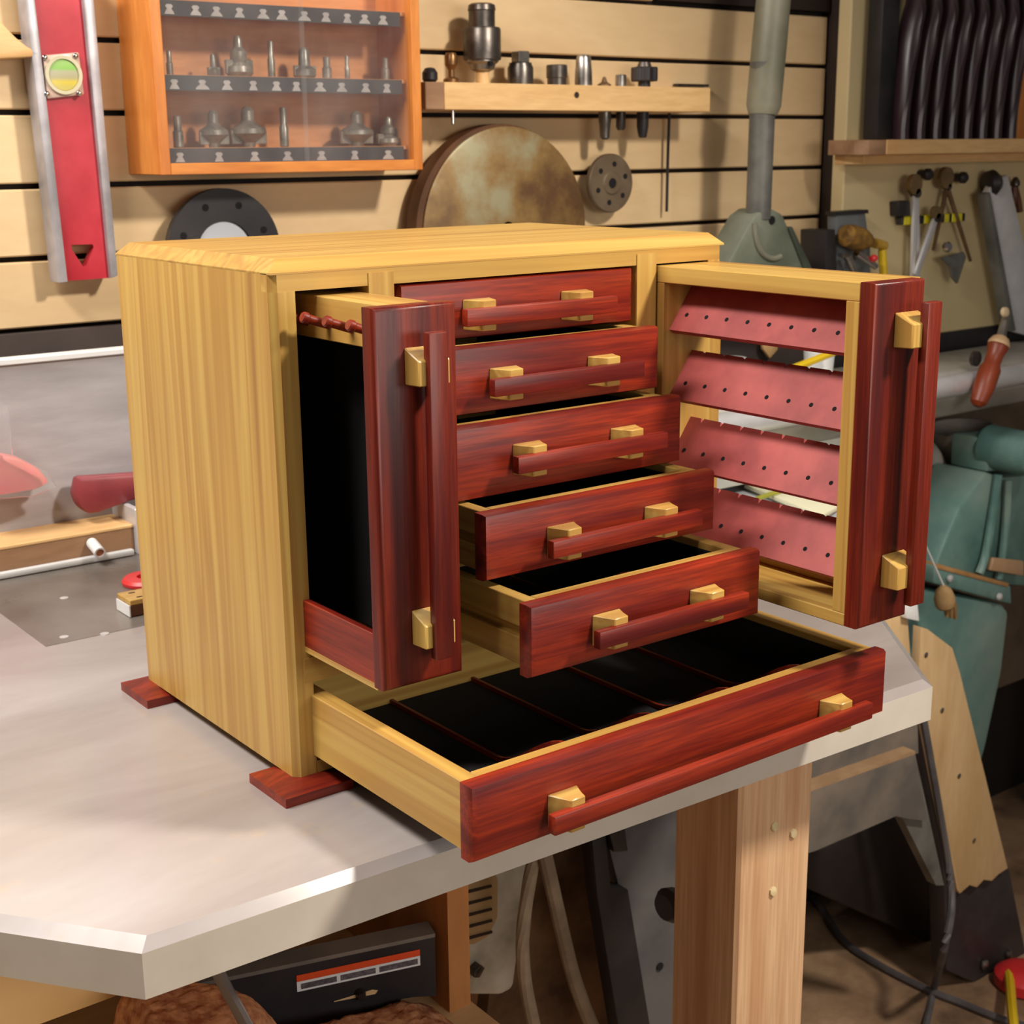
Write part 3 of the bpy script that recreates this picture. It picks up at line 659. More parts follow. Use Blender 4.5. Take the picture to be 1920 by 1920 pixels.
obj('shank_stub', B().cyl((xk, yk, lz1), (xk, yk, lz1+.016), .009, .008, 20), BW['z'], ck, 'pale wooden pin under the chuck')
obj('jaw_nose', B().lathe([(.008, 0), (.0145, .003), (.0165, .009), (.0205, .012), (.0205, .014)], (xk, yk, lz1+.0145), (0, 0, 1), 28), steel, ck)
obj('chuck_sleeve', B().lathe([(.0225, 0), (.0235, .001), (.0235, .036), (.0222, .0385), (.0165, .0395)], (xk, yk, lz1+.0285), (0, 0, 1), 36), dark_steel, ck)
obj('chuck_body', B().lathe([(.0165, 0), (.0165, .019), (.0175, .020), (.0165, .026), (.013, .028), (0, .028)], (xk, yk, lz1+.0675), (0, 0, 1), 36), dark_steel, ck)
obj('key_hole', B().cyl((xk-.002, yk-.017, lz1+.0235), (xk-.002, yk-.0225, lz1+.0237), .0028, .0028, 12), felt, ck)
def part(name, u_x, prof, mat, label, cat, y=.728, axis=(0, 0, 1), z=None, seg=24):
    o = obj(name, B().lathe(prof, (u_x, y, lz1 if z is None else z), axis, seg), mat, base=True)
    return tag(o, label, cat, LA)
part('knob', 0.6144, [(.006, 0), (.0095, .004), (.0095, .012), (.006, .017), (.003, .018)], black_m, 'small dark knob at the left end of the wall ledge', 'knob')
part('brass_bit', 0.6462, [(.010, 0), (.010, .005), (.004, .008), (.004, .016), (.008, .022), (.008, .032), (.006, .036)], mottled('dull_brass', S(120, 84, 50), S(150, 112, 76), 20, .35, .7), 'little brass coloured cutter beside the drill chuck', 'cutter')
x_ = 0.7536
so = thing('socket_nut', 'dark socket with a square nut on top right of the chuck', 'socket', (x_, .728, lz1), LA)
obj('socket_body', B().lathe([(.0165, 0), (.0165, .021), (.0145, .025), (.0145, .027)], (x_, .728, lz1), (0, 0, 1), 28), dark_steel, so)
obj('square_nut', B().box(x_-.0085, x_+.0085, .7195, .7365, lz1+.027, lz1+.041, .001, 1), steel, so)
part('collar', 0.8131, [(.0125, 0), (.0125, .009), (.0138, .010), (.0138, .025), (.0125, .026), (.009, .026), (.009, .018), (0, .018)], dark_steel, 'short round steel collar in the middle of the ledge', 'collar')
part('sleeve', 0.8583, [(.0118, 0), (.0112, .020), (.0095, .036), (.008, .039), (.005, .040), (.005, .034), (0, .034)], steel, 'tapered steel sleeve standing on the ledge', 'sleeve')
part('screw_cone', 0.8944, [(.010, 0), (.009, .003), (.004, .006), (.002, .012), (0, .013)], mottled('dull_bronze', S(96, 70, 46), S(120, 92, 64), 20, .5, .5), 'low pointed screw cone on the ledge', 'cone')
part('bushing', 0.9237, [(.0075, 0), (.0075, .015), (.0068, .016), (.004, .016), (.004, .01), (0, .01)], steel, 'little steel bushing left of the toothed knob', 'bushing')
x_ = 0.9662
sk = thing('star_knob', 'black toothed star knob at the right of the ledge', 'knob', (x_, .728, lz1), LA)
obj('knob_stem', B().cyl((x_, .728, lz1), (x_, .728, lz1+.008), .0085, .0085, 18), black_m, sk)
pts = []
for k in range(24):
    a = 2*math.pi*k/24; rr = .0185 if (k//2) % 2 == 0 else .0145; pts.append((x_+rr*math.cos(a), .728+rr*math.sin(a)))
obj('knob_head', B().ext(pts, 'z', lz1+.008, lz1+.027, .0015, 1), black_m, sk)
obj('knob_cap', B().cyl((x_, .728, lz1+.027), (x_, .728, lz1+.033), .010, .008, 18), dark_steel, sk)
def hang(name, x, prof, mat, label, cat):
    o = obj(name, B().lathe(prof, (x, .726, lz0), (0, 0, -1), 16), mat); return tag(o, label, cat, 'shanks under the wall ledge')
hang('shank', 0.8940, [(.0085, 0), (.0085, .012), (.0075, .016), (.0065, .034), (.004, .036)], steel, 'grey taper shank hanging under the ledge, leftmost of three', 'shank')
hang('shank', 0.9225, [(.0065, 0), (.0065, .020), (.0045, .024)], dark_steel, 'short steel shank in the middle of three under the ledge', 'shank')
hang('shank', 0.9623, [(.0085, 0), (.0080, .020), (.0055, .033), (.004, .034)], black_m, 'black taper shank hanging under the ledge, rightmost of three', 'shank')
hang('pin', 0.6458, [(.0024, 0), (.0024, .016), (.0015, .017)], chrome, 'thin shiny pin under the left end of the ledge', 'pin')
tag(obj('thin_rod', B().tube([(1.0393, 0.7550, 0.4563), (1.0396, 0.7570, 0.3919), (1.0391, 0.7570, 0.3198)], .0022, 8), black_m), 'thin black rod hanging on the wall right of the drilled faceplate', 'rod')
hr = (1.0878, 0.7620, 0.4949)
tag(obj('hex_key', B().box(hr[0]-.030, hr[0]+.032, .758, .7685, hr[2]-.0018, hr[2]+.0018, .0008, 1), dark_steel), 'small flat steel key lying across the wall above the ledge end', 'key')

# grey-green pole on its cast yoke
PXc = 1.123; PYc = .655
po = thing('machine_column', 'grey green machine column rising from a cast yoke before the wall', 'machine', (PXc, PYc, .12))
obj('lower_tube', B().lathe([(.0178, 0), (.0178, .20), (.020, .212)], (PXc-.003, PYc, .31), (.012, 0, 1), 28), iron_grey, po, 'dull steel lower tube')
obj('upper_tube', B().lathe([(.020, 0), (.0242, .012), (.0242, .10), (.022, .30)], (PXc, PYc, 0.4521), (.09, 0, 1), 28), olive, po, 'wider olive grey upper tube')
yk_ = [(1.0437, 0.6400, 0.2482), (1.0224, 0.6400, 0.2055), (1.2443, 0.6400, 0.1901), (1.2087, 0.6400, 0.2389), (1.1668, 0.6400, 0.2978), (1.1547, 0.6400, 0.3154), (1.1345, 0.6400, 0.3235), (1.1149, 0.6400, 0.3241), (1.0970, 0.6400, 0.3152), (1.0818, 0.6400, 0.2975)]
obj('yoke', B().slab(yk_, (0, .05, 0), .004), mottled('grey_green_cast', S(92, 98, 84), S(122, 126, 112), 8, .5), po, 'cast yoke')
yc = Vector((1.1320, 0.6400, 0.3080))
obj('pivot_hole', B().cyl(yc, yc+Vector((0, -.001, 0)), .0062, .0062, 16), felt, po)
t = B(); c0 = Vector((1.1377, 0.6400, 0.3026)); pts = []
for k in range(9):
    a = math.pi*(.98+.62*k/8); pts.append(tuple(c0+Vector((.042*math.cos(a), -.002, .048*math.sin(a)))))
obj('cast_rib', t.tube(pts, .004, 8), mottled('rib_paint', S(104, 104, 90), S(124, 122, 108), 8, .5), po)
obj('yoke_side', B().slab([(1.1636, 0.6350, 0.2959), (1.1701, 0.6350, 0.2986), (1.2145, 0.6350, 0.2389), (1.2444, 0.6350, 0.1905), (1.2267, 0.6350, 0.1917), (1.1984, 0.6350, 0.2398)], (0, .06, 0), .002), mottled('dark_green_cast', S(52, 58, 48), S(70, 76, 64), 8, .5), po)

# ------------------------------------------------------------------ tool board at the right
TBY = .71
bd = thing('tool_board', 'cream painted tool board with a dark lower edge at the right', 'board', (1.7, .72, .07))
obj('panel', B().box(1.366, 2.3, TBY, .735, .10, .95, .002, 1), cream, bd)
obj('lower_edge', B().box(1.36, 2.3, TBY, .735, .066, .10, .001, 1), black_m, bd, 'black strip along the bottom')
s0 = Vector((1.3768, 0.6400, 0.3954)); s1 = Vector((1.3750, 0.6400, 0.4170))
sh = thing('clamp_shelf', 'pale wooden shelf on the cream board carrying dark curved bars', 'shelf', (1.7, .67, s0.z))
xL = 1.3265
obj('shelf_board', B().box(s0.x, 2.3, .64, TBY, s0.z, s1.z, .001, 1), BW['x'], sh)
obj('shelf_end', B().ext([(xL, TBY), (xL, .66), (xL+.01, .641), (s0.x, .641), (s0.x, TBY)], 'z', s0.z, s1.z, .0005, 1), mdf, sh, 'darker end block')
obj('shelf_bracket', B().ext([(xL+.015, TBY), (xL+.03, .665), (2.3, .665), (2.3, TBY)], 'z', s0.z-.014, s0.z, .001, 1), BW['x'], sh)
obj('corner_post', B().box(1.7254, 2.3, .692, .709, s1.z, .95), orange_wood['z'], sh, 'orange wooden divider')
ords = ['first', 'second', 'third', 'fourth', 'fifth', 'sixth', 'seventh', 'eighth']
for k in range(8):
    u0x = 1.4416+k*(1.7200-1.4416)/7
    top = .03
    t = B(); z0 = s1.z+.001
    t.tube([(u0x, .668, z0), (u0x-.001, .668, z0+.05), (u0x+.003, .668, z0+.11), (u0x+.010, .667, z0+.16), (u0x+.014, .663, z0+.20), (u0x+.016, .672, z0+.27)], .0135, 14, 1.5)
    o = obj('curved_bar', t, black_gloss, base=True)
    tag(o, ords[k]+' from the left of eight glossy dark curved bars on the board shelf', 'clamp', 'dark curved bars on the shelf')
tag(obj('dark_plank', B().box(1.3919, 1.4324, .672, .70, s1.z+.0005, .9, .003, 2), black_m), 'flat dark plank standing left of the curved bars on the shelf', 'plank')
# holder with brush
hz = [(1.3283, 0.6900, 0.3095), (1.3954, 0.6900, 0.3104), (1.4130, 0.6900, 0.2494), (1.4189, 0.6900, 0.1743), (1.3397, 0.6900, 0.1798)]
bx = thing('wall_holder', 'grey open holder box at the lower left of the cream board', 'holder', (hz[0][0]+.03, .70, hz[4][2]))
obj('holder_back', B().slab(hz, (0, .018, 0), .001), mottled('blue_grey_paint', S(92, 96, 100), S(110, 112, 114), 8, .5), bx)
obj('holder_side', B().slab([(1.2939, 0.6800, 0.2858), (1.3157, 0.6800, 0.2865), (1.3253, 0.6800, 0.1815), (1.3007, 0.6800, 0.1832)], (0, .05, 0), .001), black_m, bx, 'black side plate')
obj('holder_lip', B().slab([(1.3233, 0.6880, 0.3121), (1.4004, 0.6880, 0.3128), (1.4021, 0.6880, 0.3070), (1.3237, 0.6880, 0.3065)], (0, .02, 0)), black_m, bx)
br = Vector((1.3263, 0.6720, 0.2784)); be = Vector((1.4104, 0.6720, 0.2602))
bt = thing('wire_brush', 'brown and yellow brush head lying in the grey holder', 'brush', tuple(br))
obj('brush_head', B().lathe([(.009, 0), (.0165, .005), (.0185, .02), (.0175, .042), (.013, .056), (.008, .066)], br, be-br, 20), mottled('brown_bristle', S(96, 66, 24), S(150, 110, 40), 60, .8), bt)
obj('brush_ferrule', B().cyl(be-(be-br)*.12, be+(be-br)*.18, .008, .007, 14), mottled('gold_ferrule', S(170, 130, 40), S(186, 146, 56), 20, .4), bt)
tag(obj('steel_punch', B().cyl((1.3311, 0.6680, 0.2481), (1.3560, 0.6680, 0.2129), .007, .0056, 14), steel), 'leftmost shiny steel punch in the grey holder', 'punch')
p, q = (1.3483, 0.6640, 0.2506), (1.3955, 0.6640, 0.2271)
sp_ = thing('screwdriver', 'bright slanting steel driver with red tip under the brush', 'screwdriver', p)
obj('shaft', B().cyl(p, q, .006, .005, 14), chrome, sp_)
obj('red_cap', B().lathe([(.005, 0), (.006, .004), (.004, .009), (0, .010)], (1.3794, 0.6600, 0.2396), (1, -.3, .3), 14), red_pl, sp_, 'tiny red cap')
tag(obj('yellow_pencil', B().tube([(1.4188, 0.6720, 0.2516), (1.4283, 0.6720, 0.1999), (1.4337, 0.6720, 0.1662)], .0065, 8), yellow_pl), 'yellow pencil standing at the right of the grey holder', 'pencil')
# pegs and hanging measuring tools
for i, ((px, py, pz), lab) in enumerate((((1.5496, 0.7000, 0.3629), 'dark round peg left of two below the board shelf'), ((1.6427, 0.7000, 0.3561), 'dark round peg right of two below the board shelf'))):
    tag(obj('peg', B().lathe([(.007, 0), (.007, .012), (.0095, .014), (.0095, .02), (.006, .024)], (px, TBY, pz), (0, -1, 0), 18), black_m), lab, 'peg', 'tool pegs on the cream board')
def divider(pA, hinge, pB, ring, label, legm, w0=.006):
    t = thing('dividers', label, 'dividers', hinge)
    for q in (pA, pB):
        a_, b_ = Vector(hinge), Vector(q); d = (b_-a_).normalized(); s_ = Vector((d.z, 0, -d.x))
        obj('leg', B().slab([tuple(a_+s_*w0), tuple(a_-s_*w0), tuple(b_-s_*w0*.5), tuple(b_+s_*w0*.5)], (0, .005, 0), .0008), legm, t)
    obj('spring_ring', B().lathe([(ring*.74, -.004), (ring, -.004), (ring, .004), (ring*.74, .004), (ring*.74, -.004)], tuple(Vector(hinge)+Vector((-ring*.5, 0, ring*.85))), (0, 1, 0), 24), mottled('bronze_spring', S(110, 88, 56), S(146, 120, 82), 14, .4, .4), t)
    obj('joint', B().cyl(Vector(hinge)+Vector((0, -.004, 0)), Vector(hinge)+Vector((0, .008, 0)), w0*1.2, w0*1.2, 16), dark_steel, t)
    return t
divider((1.5166, 0.6850, 0.2021), (1.5136, 0.6850, 0.3348), (1.5397, 0.6900, 0.2004), .016, 'steel dividers with straight silver legs nearest the brush holder', alu)
divider((1.5164, 0.6800, 0.2067), (1.5627, 0.6800, 0.2950), (1.5276, 0.6850, 0.2014), .010, 'steel rule leaning down left from the yellow bar', alu)
divider((1.5746, 0.6900, 0.2414), (1.6006, 0.6900, 0.3426), (1.6774, 0.6900, 0.2186), .017, 'bronze spring calipers with bowed legs under the right peg', mottled('brown_steel', S(110, 84, 58), S(140, 112, 84), 14, .45, .5), .004)
sq = [(1.5860, 0.6830, 0.2291), (1.6452, 0.6830, 0.2365), (1.6520, 0.6830, 0.2274), (1.6335, 0.6830, 0.1846), (1.6179, 0.6830, 0.1961), (1.6117, 0.6830, 0.2139)]
tag(obj('sliding_square', B().slab(sq, (0, .005, 0), .0008), iron_grey), 'dark triangular steel square hanging low beside the calipers', 'square')
tag(obj('square_nut', B().lathe([(.008, 0), (.009, .006), (.006, .010), (0, .011)], (1.5926, 0.6830, 0.2468), (0, -1, 0), 14), chrome), 'bright round nut above the triangular square', 'nut')
yv = thing('yellow_level', 'short dark rod with bright yellow bands across the hanging tools', 'rod', (1.5707, 0.6980, 0.2899))
a_, b_ = Vector((1.4915, 0.6980, 0.2920)), Vector((1.6574, 0.6980, 0.2884))
obj('rod_core', B().box(a_.x, b_.x, .694, .706, a_.z-.0065, a_.z+.0065, .001, 1), black_m, yv)
neon = mottled('neon_yellow', S(214, 200, 20), S(226, 214, 40), 6, .4)
for f0, f1 in ((.03, .18), (.34, .52), (.66, .73), (.78, .94)):
    obj('yellow_band', B().box(a_.x+(b_.x-a_.x)*f0, a_.x+(b_.x-a_.x)*f1, .6925, .7065, a_.z-.0068, a_.z+.0068, .001, 1), neon, yv)
tag(obj('black_block', B().slab([(1.4772, 0.6900, 0.3225), (1.5051, 0.6900, 0.3234), (1.5087, 0.6900, 0.2992), (1.4806, 0.6900, 0.2993)], (0, .02, 0), .002), black_m), 'little black block above the left end of the yellow banded rod', 'block')
se = [(1.6872, 0.6750, 0.3305), (1.7027, 0.6750, 0.3491), (1.7402, 0.6750, 0.3587), (1.8833, 0.6750, 0.0867), (1.8487, 0.6750, 0.0782), (1.7895, 0.6750, 0.0926)]
sq_ = thing('straightedge', 'long silver straightedge leaning down the right of the cream board', 'straightedge', se[4])
obj('blade', B().slab(se, (0, .012, 0), .001), alu, sq_)
obj('blade_edge', B().slab([(1.6787, 0.6710, 0.3291), (1.6886, 0.6710, 0.3322), (1.7912, 0.6710, 0.0947), (1.7772, 0.6710, 0.0940)], (0, .02, 0), .0008), iron_grey, sq_, 'darker side edge')
obj('clamp_head', B().lathe([(.010, 0), (.020, .004), (.022, .016), (.014, .026), (.008, .03)], (1.6982, 0.6900, 0.3447), (1, -.4, .1), 16), black_m, sq_, 'black clamp head')
hm = thing('hanging_pliers', 'brown handled pliers hanging at the far right edge of the board', 'pliers', (1.7890, 0.6900, 0.3293))
for uo in [(1.7792, 0.6900, 0.2985), (1.8043, 0.6900, 0.2959)]:
    h_ = Vector((1.7848, 0.6900, 0.3383)); obj('handle', B().tube([tuple(h_), tuple((h_+Vector(uo))/2+Vector((.002, 0, 0))), uo], .0055, 8), mottled('red_brown_grip', S(84, 46, 30), S(100, 58, 38), 10, .5), hm)
obj('jaw', B().lathe([(.004, 0), (.008, .004), (.008, .010), (.003, .018)], (1.7850, 0.6900, 0.3365), (0, 0, 1), 12), dark_steel, hm)

# file with turned handle
fl = thing('file', 'long steel file with red brown turned wooden handle hung in front of the board', 'file', (1.4600, 0.5100, 0.0230))
f0, f1 = Vector((1.4602, 0.5100, 0.0214)), Vector((1.5112, 0.5150, 0.1093)); L = (f1-f0).length
obj('handle', B().lathe([(.006, 0), (.0125, .006), (.0165, L*.3), (.0165, L*.62), (.0125, L*.70), (.013, L*.86), (.0165, L*.98), (.015, L)], f0, f1-f0, 20), mottled('turned_red_brown', S(120, 46, 22), S(146, 62, 32), 14, .4), fl)
obj('ferrule', B().lathe([(.0165, 0), (.017, .004), (.013, .012), (.007, .016)], f1, f1-f0, 20), mottled('tan_ferrule', S(186, 150, 110), S(206, 172, 132), 14, .5), fl)
f2 = Vector((1.5419, 0.5250, 0.1576))
obj('blade', B().cyl(f1+(f1-f0).normalized()*.010, f2, .0075, .0055, 6), steel, fl)
obj('tip_knob', B().lathe([(.004, 0), (.008, .004), (.007, .009), (0, .011)], (1.5207, 0.5200, 0.1588), (0, -1, .2), 14), mottled('pale_knob', S(200, 176, 140), S(214, 190, 156), 10, .5), fl)

# ------------------------------------------------------------------ machines behind, right
mt_ = thing('machine_bench', 'grey machine table on a teal cast pedestal behind the open red pull-out', 'machine', (1.35, .58, .0))
obj('table_casting', B().ext([(.562, .070), (.552, .062), (.552, .028), (.58, -.006), (.60, -.012), (.70, -.015), (.70, .070)], 'x', .78, 2.2, .004, 2), mottled('worn_cast_iron', S(150, 144, 136), S(186, 180, 172), 6, .42, .15, 6), mt_)
obj('front_bar', B().cyl((.78, .546, .050), (2.2, .546, .050), .017, .017, 20), alu, mt_, 'shiny rail along the front')
obj('back_sheet', B().box(1.22, 2.2, .74, .752, -.62, .0), mottled('brown_iron', S(84, 70, 56), S(116, 98, 80), 8, .7), mt_, 'brown dusty sheet under the table')
obj('front_skirt', B().box(.78, 1.24, .585, .595, -.05, -.006), mottled('pale_grey_skirt', S(168, 166, 158), S(188, 186, 176), 5, .6), mt_)
obj('table_bolt', B().cyl((1.5011, 0.5500, 0.0868), tuple(Vector((1.5011, 0.5500, 0.0868))+Vector((0, -.006, 0))), .012, .012, 16), dark_steel, mt_)
obj('bench_leg', B().box(.80, .86, .60, .66, FZ, -.012), apron_m, mt_); obj('bench_leg', B().box(1.18, 1.22, .70, .735, FZ, -.014), apron_m, mt_); obj('bench_leg', B().box(2.0, 2.06, .60, .68, FZ, -.012), apron_m, mt_)
# green pedestal
gm = mt_
g_top = [(1.5544, 0.5500, -0.0484), (1.6676, 0.5500, -0.0550), (1.6757, 0.5500, -0.1146), (1.5565, 0.5500, -0.1019)]
obj('neck_block', B().slab(g_top, (.0, .07, 0), .004), teal, gm)
g_col = [(1.5491, 0.5450, -0.1000), (1.5941, 0.5450, -0.1154), (1.6783, 0.5450, -0.1232), (1.6879, 0.5450, -0.3193), (1.6375, 0.5450, -0.3075), (1.4323, 0.5450, -0.2358), (1.4552, 0.5450, -0.1944), (1.4845, 0.5450, -0.1470)]
obj('column', B().slab(g_col, (.0, .10, 0), .006), teal, gm)
for pts in ([(1.5667, 0.5350, -0.1052), (1.5597, 0.5350, -0.1659), (1.5479, 0.5350, -0.2353), (1.5341, 0.5350, -0.2642)], [(1.5943, 0.5350, -0.1181), (1.5975, 0.5350, -0.1900), (1.5936, 0.5350, -0.2526), (1.5886, 0.5350, -0.2837)]):
    obj('cast_rib', B().tube(pts, .007, 8), teal, gm)
obj('flange', B().slab([(1.4072, 0.5300, -0.2259), (1.6189, 0.5300, -0.3003), (1.6264, 0.5300, -0.3352), (1.4075, 0.5300, -0.2555)], (0, .12, 0), .004), teal, gm)
obj('flange_dust', B().slab([(1.4110, 0.5280, -0.2245), (1.6092, 0.5280, -0.2942), (1.6070, 0.5280, -0.3003), (1.4104, 0.5280, -0.2313)], (0, .03, .002), .001), mottled('sawdust_ridge', S(170, 124, 72), S(190, 144, 92), 30, .9), gm, 'tan dust along the flange')
obj('cabinet', B().slab([(1.3544, 0.5400, -0.2527), (1.6139, 0.5400, -0.3333), (1.6359, 0.5400, -0.3528), (1.6294, 0.5400, -0.4577), (1.5995, 0.5400, -0.5857), (1.5767, 0.5400, -0.6479), (1.3714, 0.5400, -0.5883)], (0, .18, 0), .008), teal, gm)
obj('tan_plate', B().slab([(1.5571, 0.5250, -0.2401), (1.6424, 0.5250, -0.2612), (1.6459, 0.5250, -0.2877), (1.5510, 0.5250, -0.2605)], (0, .01, 0), .002), mottled('tan_label', S(176, 140, 104), S(196, 160, 124), 8, .5), gm, 'tan plate on the column')
for q in [(1.4437, 0.5280, -0.2533), (1.5818, 0.5280, -0.3109)]:
    obj('flange_bolt', B().lathe([(.006, 0), (.006, .004), (.003, .006), (0, .0065)], q, (0, -1, 0), 10), alu, gm)
obj('motor', B().lathe([(.02, 0), (.034, .006), (.036, .09), (.03, .10), (0, .10)], (1.5863, .48, -0.0673), (0, 1, 0), 28), teal, mt_)
# funnel shaped dust bag
dbp = [Vector(p) for p in [(1.3493, 0.5200, 0.0022), (1.4895, 0.5200, -0.0152), (1.4748, 0.5200, -0.1020), (1.4395, 0.5200, -0.1137), (1.4151, 0.5200, -0.0722), (1.3708, 0.5200, -0.0866), (1.3533, 0.5200, -0.0389)]]
obj('dust_hood', B().lathe([(.012, 0), (.02, .01), (.058, .105), (.060, .118), (.054, .118), (.015, .012)], (1.6462, 0.6600, -0.1713), (-.1, 0, 1), 24), mottled('grey_canvas', S(142, 134, 124), S(180, 172, 162), 7, .8), mt_, 'pale grey funnel shaped hood')
obj('dust_hose', B().tube([(1.4758, 0.6600, -0.0339), (1.5351, 0.6600, -0.0771), (1.5860, 0.6600, -0.1297), (1.6176, 0.6600, -0.1810)], .020, 12), mottled('grey_hose', S(160, 154, 148), S(184, 178, 170), 6, .6), mt_)
# hand brush on a wire
hb_ = thing('hand_brush', 'small tan brush hanging from a thin pale cord before the teal cabinet', 'brush', (1.3541, 0.4700, -0.2400))
obj('cord', B().tube([(1.2946, 0.4700, -0.1547), (1.3240, 0.4700, -0.1968), (1.3510, 0.4700, -0.2352)], .0016, 6), white_pl, hb_)
obj('brush_body', B().lathe([(.004, 0), (.012, .008), (.016, .022), (.015, .034), (.012, .038)], (1.3482, 0.4700, -0.2330), (.28, 0, -1), 14), mottled('tan_brush', S(150, 118, 76), S(176, 142, 98), 30, .8), hb_)
for q in (-1, 0, 1):
    p0 = Vector((1.3691, 0.4700, -0.2709)); obj('bristle_tuft', B().cyl(p0+Vector((q*.009, 0, .004)), p0+Vector((q*.011+.005, 0, -.018-.004*q)), .005, .003, 8), mottled('tan_bristle', S(140, 108, 66), S(166, 130, 84), 50, .9), hb_)

# things seen through the open frame
jr = thing('glass_jar', 'clear jar standing behind the open earring frame', 'jar', (1.0248, 0.6000, 0.1094))
jc = Vector((1.0537, 0.6300, 0.1069)); jc.z = .0705
obj('jar_body', B().lathe([(.018, 0), (.0215, .003), (.0215, .030), (.017, .036), (.017, .04)], jc, (0, 0, 1), 24), frost_m, jr)
obj('jar_lid', B().lathe([(.0185, 0), (.0185, .010), (.017, .0115), (0, .0115)], jc+Vector((0, 0, .04)), (0, 0, 1), 24), alu, jr)
hh = [(1.2530, 0.7450, 0.0893), (1.2378, 0.7450, 0.1048), (1.2362, 0.7450, 0.1141), (1.2432, 0.7450, 0.1167), (1.2518, 0.7450, 0.1118), (1.2613, 0.7450, 0.1152), (1.2700, 0.7450, 0.1102), (1.2693, 0.7450, 0.1011)]
tag(obj('wooden_heart', B().slab(hh, (0, .006, 0), .001), BW['z']), 'little tan wooden heart against the dark wall behind the frame', 'ornament')
tag(obj('yellow_stick', B().tube([(1.1232, 0.5850, 0.1036), (1.1687, 0.5850, 0.1114), (1.2153, 0.5850, 0.1201)], .0055, 8), yellow_pl), 'bright yellow stick leaning behind the open earring frame', 'stick')
wc = Vector((1.2333, 0.6300, 0.0892)); wc.z = .0705
tag(obj('white_cup', B().lathe([(.016, 0), (.02, .002), (.023, .045), (.021, .045), (.017, .004), (0, .004)], wc, (0, 0, 1), 24), white_pl, base=True), 'white cup behind the yellow stick', 'cup')
pn = [(0.8622, 0.4809, -0.0600), (1.0959, 0.7153, -0.0600), (1.1659, 0.7056, -0.0600), (1.1913, 0.5207, -0.0600), (0.9726, 0.3391, -0.0600)]
obj('low_shelf', B().box(.78, 1.20, .44, .66, -.09, -.066, .003, 1), mottled('blue_white_top', S(176, 178, 186), S(198, 200, 206), 5, .5), mt_, 'pale low shelf')
cbp = [(1.0533, 0.6032, -0.0620), (1.1819, 0.6551, -0.0620), (1.1454, 0.4638, -0.0620), (0.9987, 0.4134, -0.0620)]
tag(obj('cream_board', B().slab(cbp, (0, 0, .006), .001), paper_m), 'pale cream board lying on the pale low shelf behind the chest', 'board')
tag(obj('yellow_edge_rule', B().tube([(0.9936, 0.5216, -0.0530), (1.0533, 0.5328, -0.0530), (1.1157, 0.5445, -0.0530)], .0035, 8), mottled('olive_yellow', S(150, 148, 50), S(172, 170, 70), 8, .5)), 'thin olive yellow rule lying on the cream board', 'rule')

# ------------------------------------------------------------------ saw stand under and behind the table
ss = thing('saw_stand', 'dusty grey steel saw stand with plywood clad splayed leg', 'stand', (.95, .38, FZ))
ap = [(0.6102, 0.3300, -0.3404), (1.1139, 0.3300, -0.3395), (1.1213, 0.3300, -0.3935), (0.6108, 0.3300, -0.3774)]
obj('apron_upper', B().slab(ap, (0, .02, 0)), apron_m, ss)
ap2 = [(0.5923, 0.3100, -0.3579), (1.0865, 0.3100, -0.3740), (1.0869, 0.3100, -0.3787), (0.5923, 0.3100, -0.3619)]
obj('apron_lip', B().slab(ap2, (0, .04, 0)), mottled('dust_line', S(150, 118, 86), S(168, 136, 102), 20, .9), ss, 'dusty lip on the apron')
ap3 = [(0.5923, 0.3100, -0.3619), (1.0869, 0.3100, -0.3787), (1.1250, 0.3100, -0.4883), (1.0772, 0.3100, -0.4697), (1.0537, 0.3100, -0.4586), (0.8946, 0.3100, -0.4578), (0.5934, 0.3100, -0.4304)]
obj('apron_lower', B().slab(ap3, (0, .03, 0)), apron_m, ss)
gusset = [(1.0788, 0.3200, -0.4701), (1.1006, 0.3200, -0.3859), (1.1865, 0.3200, -0.6105), (1.1676, 0.3200, -0.6040)]
obj('gusset', B().slab(gusset, (0, .015, 0)), iron_grey, ss)
lg = [(1.2001, 0.4000, -0.3331), (1.2272, 0.4000, -0.3380), (1.3440, 0.4000, -0.6988), (1.4753, 0.4000, -0.7154), (1.5574, 0.4000, -0.9241), (1.4041, 0.4000, -0.8929), (1.3253, 0.4000, -0.8394), (1.3007, 0.4000, -0.6661)]
obj('leg', B().slab(lg, (0, .03, 0), .003), mottled('black_steel_leg', S(46, 40, 42), S(66, 58, 60), 8, .5), ss, 'dark steel leg')
for q in [(1.4205, 0.3970, -0.8632), (1.4862, 0.3970, -0.8709)]:
    obj('leg_bolt', B().lathe([(.008, 0), (.008, .003), (.004, .006), (0, .007)], q, (0, -1, 0), 12), steel, ss)
cl_ = [(1.1849, 0.3850, -0.2412), (1.2009, 0.3850, -0.2478), (1.2611, 0.3850, -0.2889), (1.2831, 0.3850, -0.3306), (1.4466, 0.3850, -0.6977), (1.4216, 0.3850, -0.7004), (1.4056, 0.3850, -0.7060), (1.3838, 0.3850, -0.6968), (1.3668, 0.3850, -0.7038), (1.3467, 0.3850, -0.6932), (1.3233, 0.3850, -0.6997), (1.3156, 0.3850, -0.6898), (1.1876, 0.3850, -0.3320)]
obj('plywood_cladding', B().slab(cl_, (0, .014, 0), .001), ply['z'], ss, 'plywood strip screwed to the leg')
for q in [(1.1998, 0.3850, -0.2855), (1.2459, 0.3850, -0.3805), (1.2987, 0.3850, -0.4979), (1.3490, 0.3850, -0.6187)]:
    obj('cladding_screw', B().lathe([(.0045, 0), (.0045, .0008), (.002, .0018), (0, .002)], q, (0, -1, 0), 10), chrome, ss)
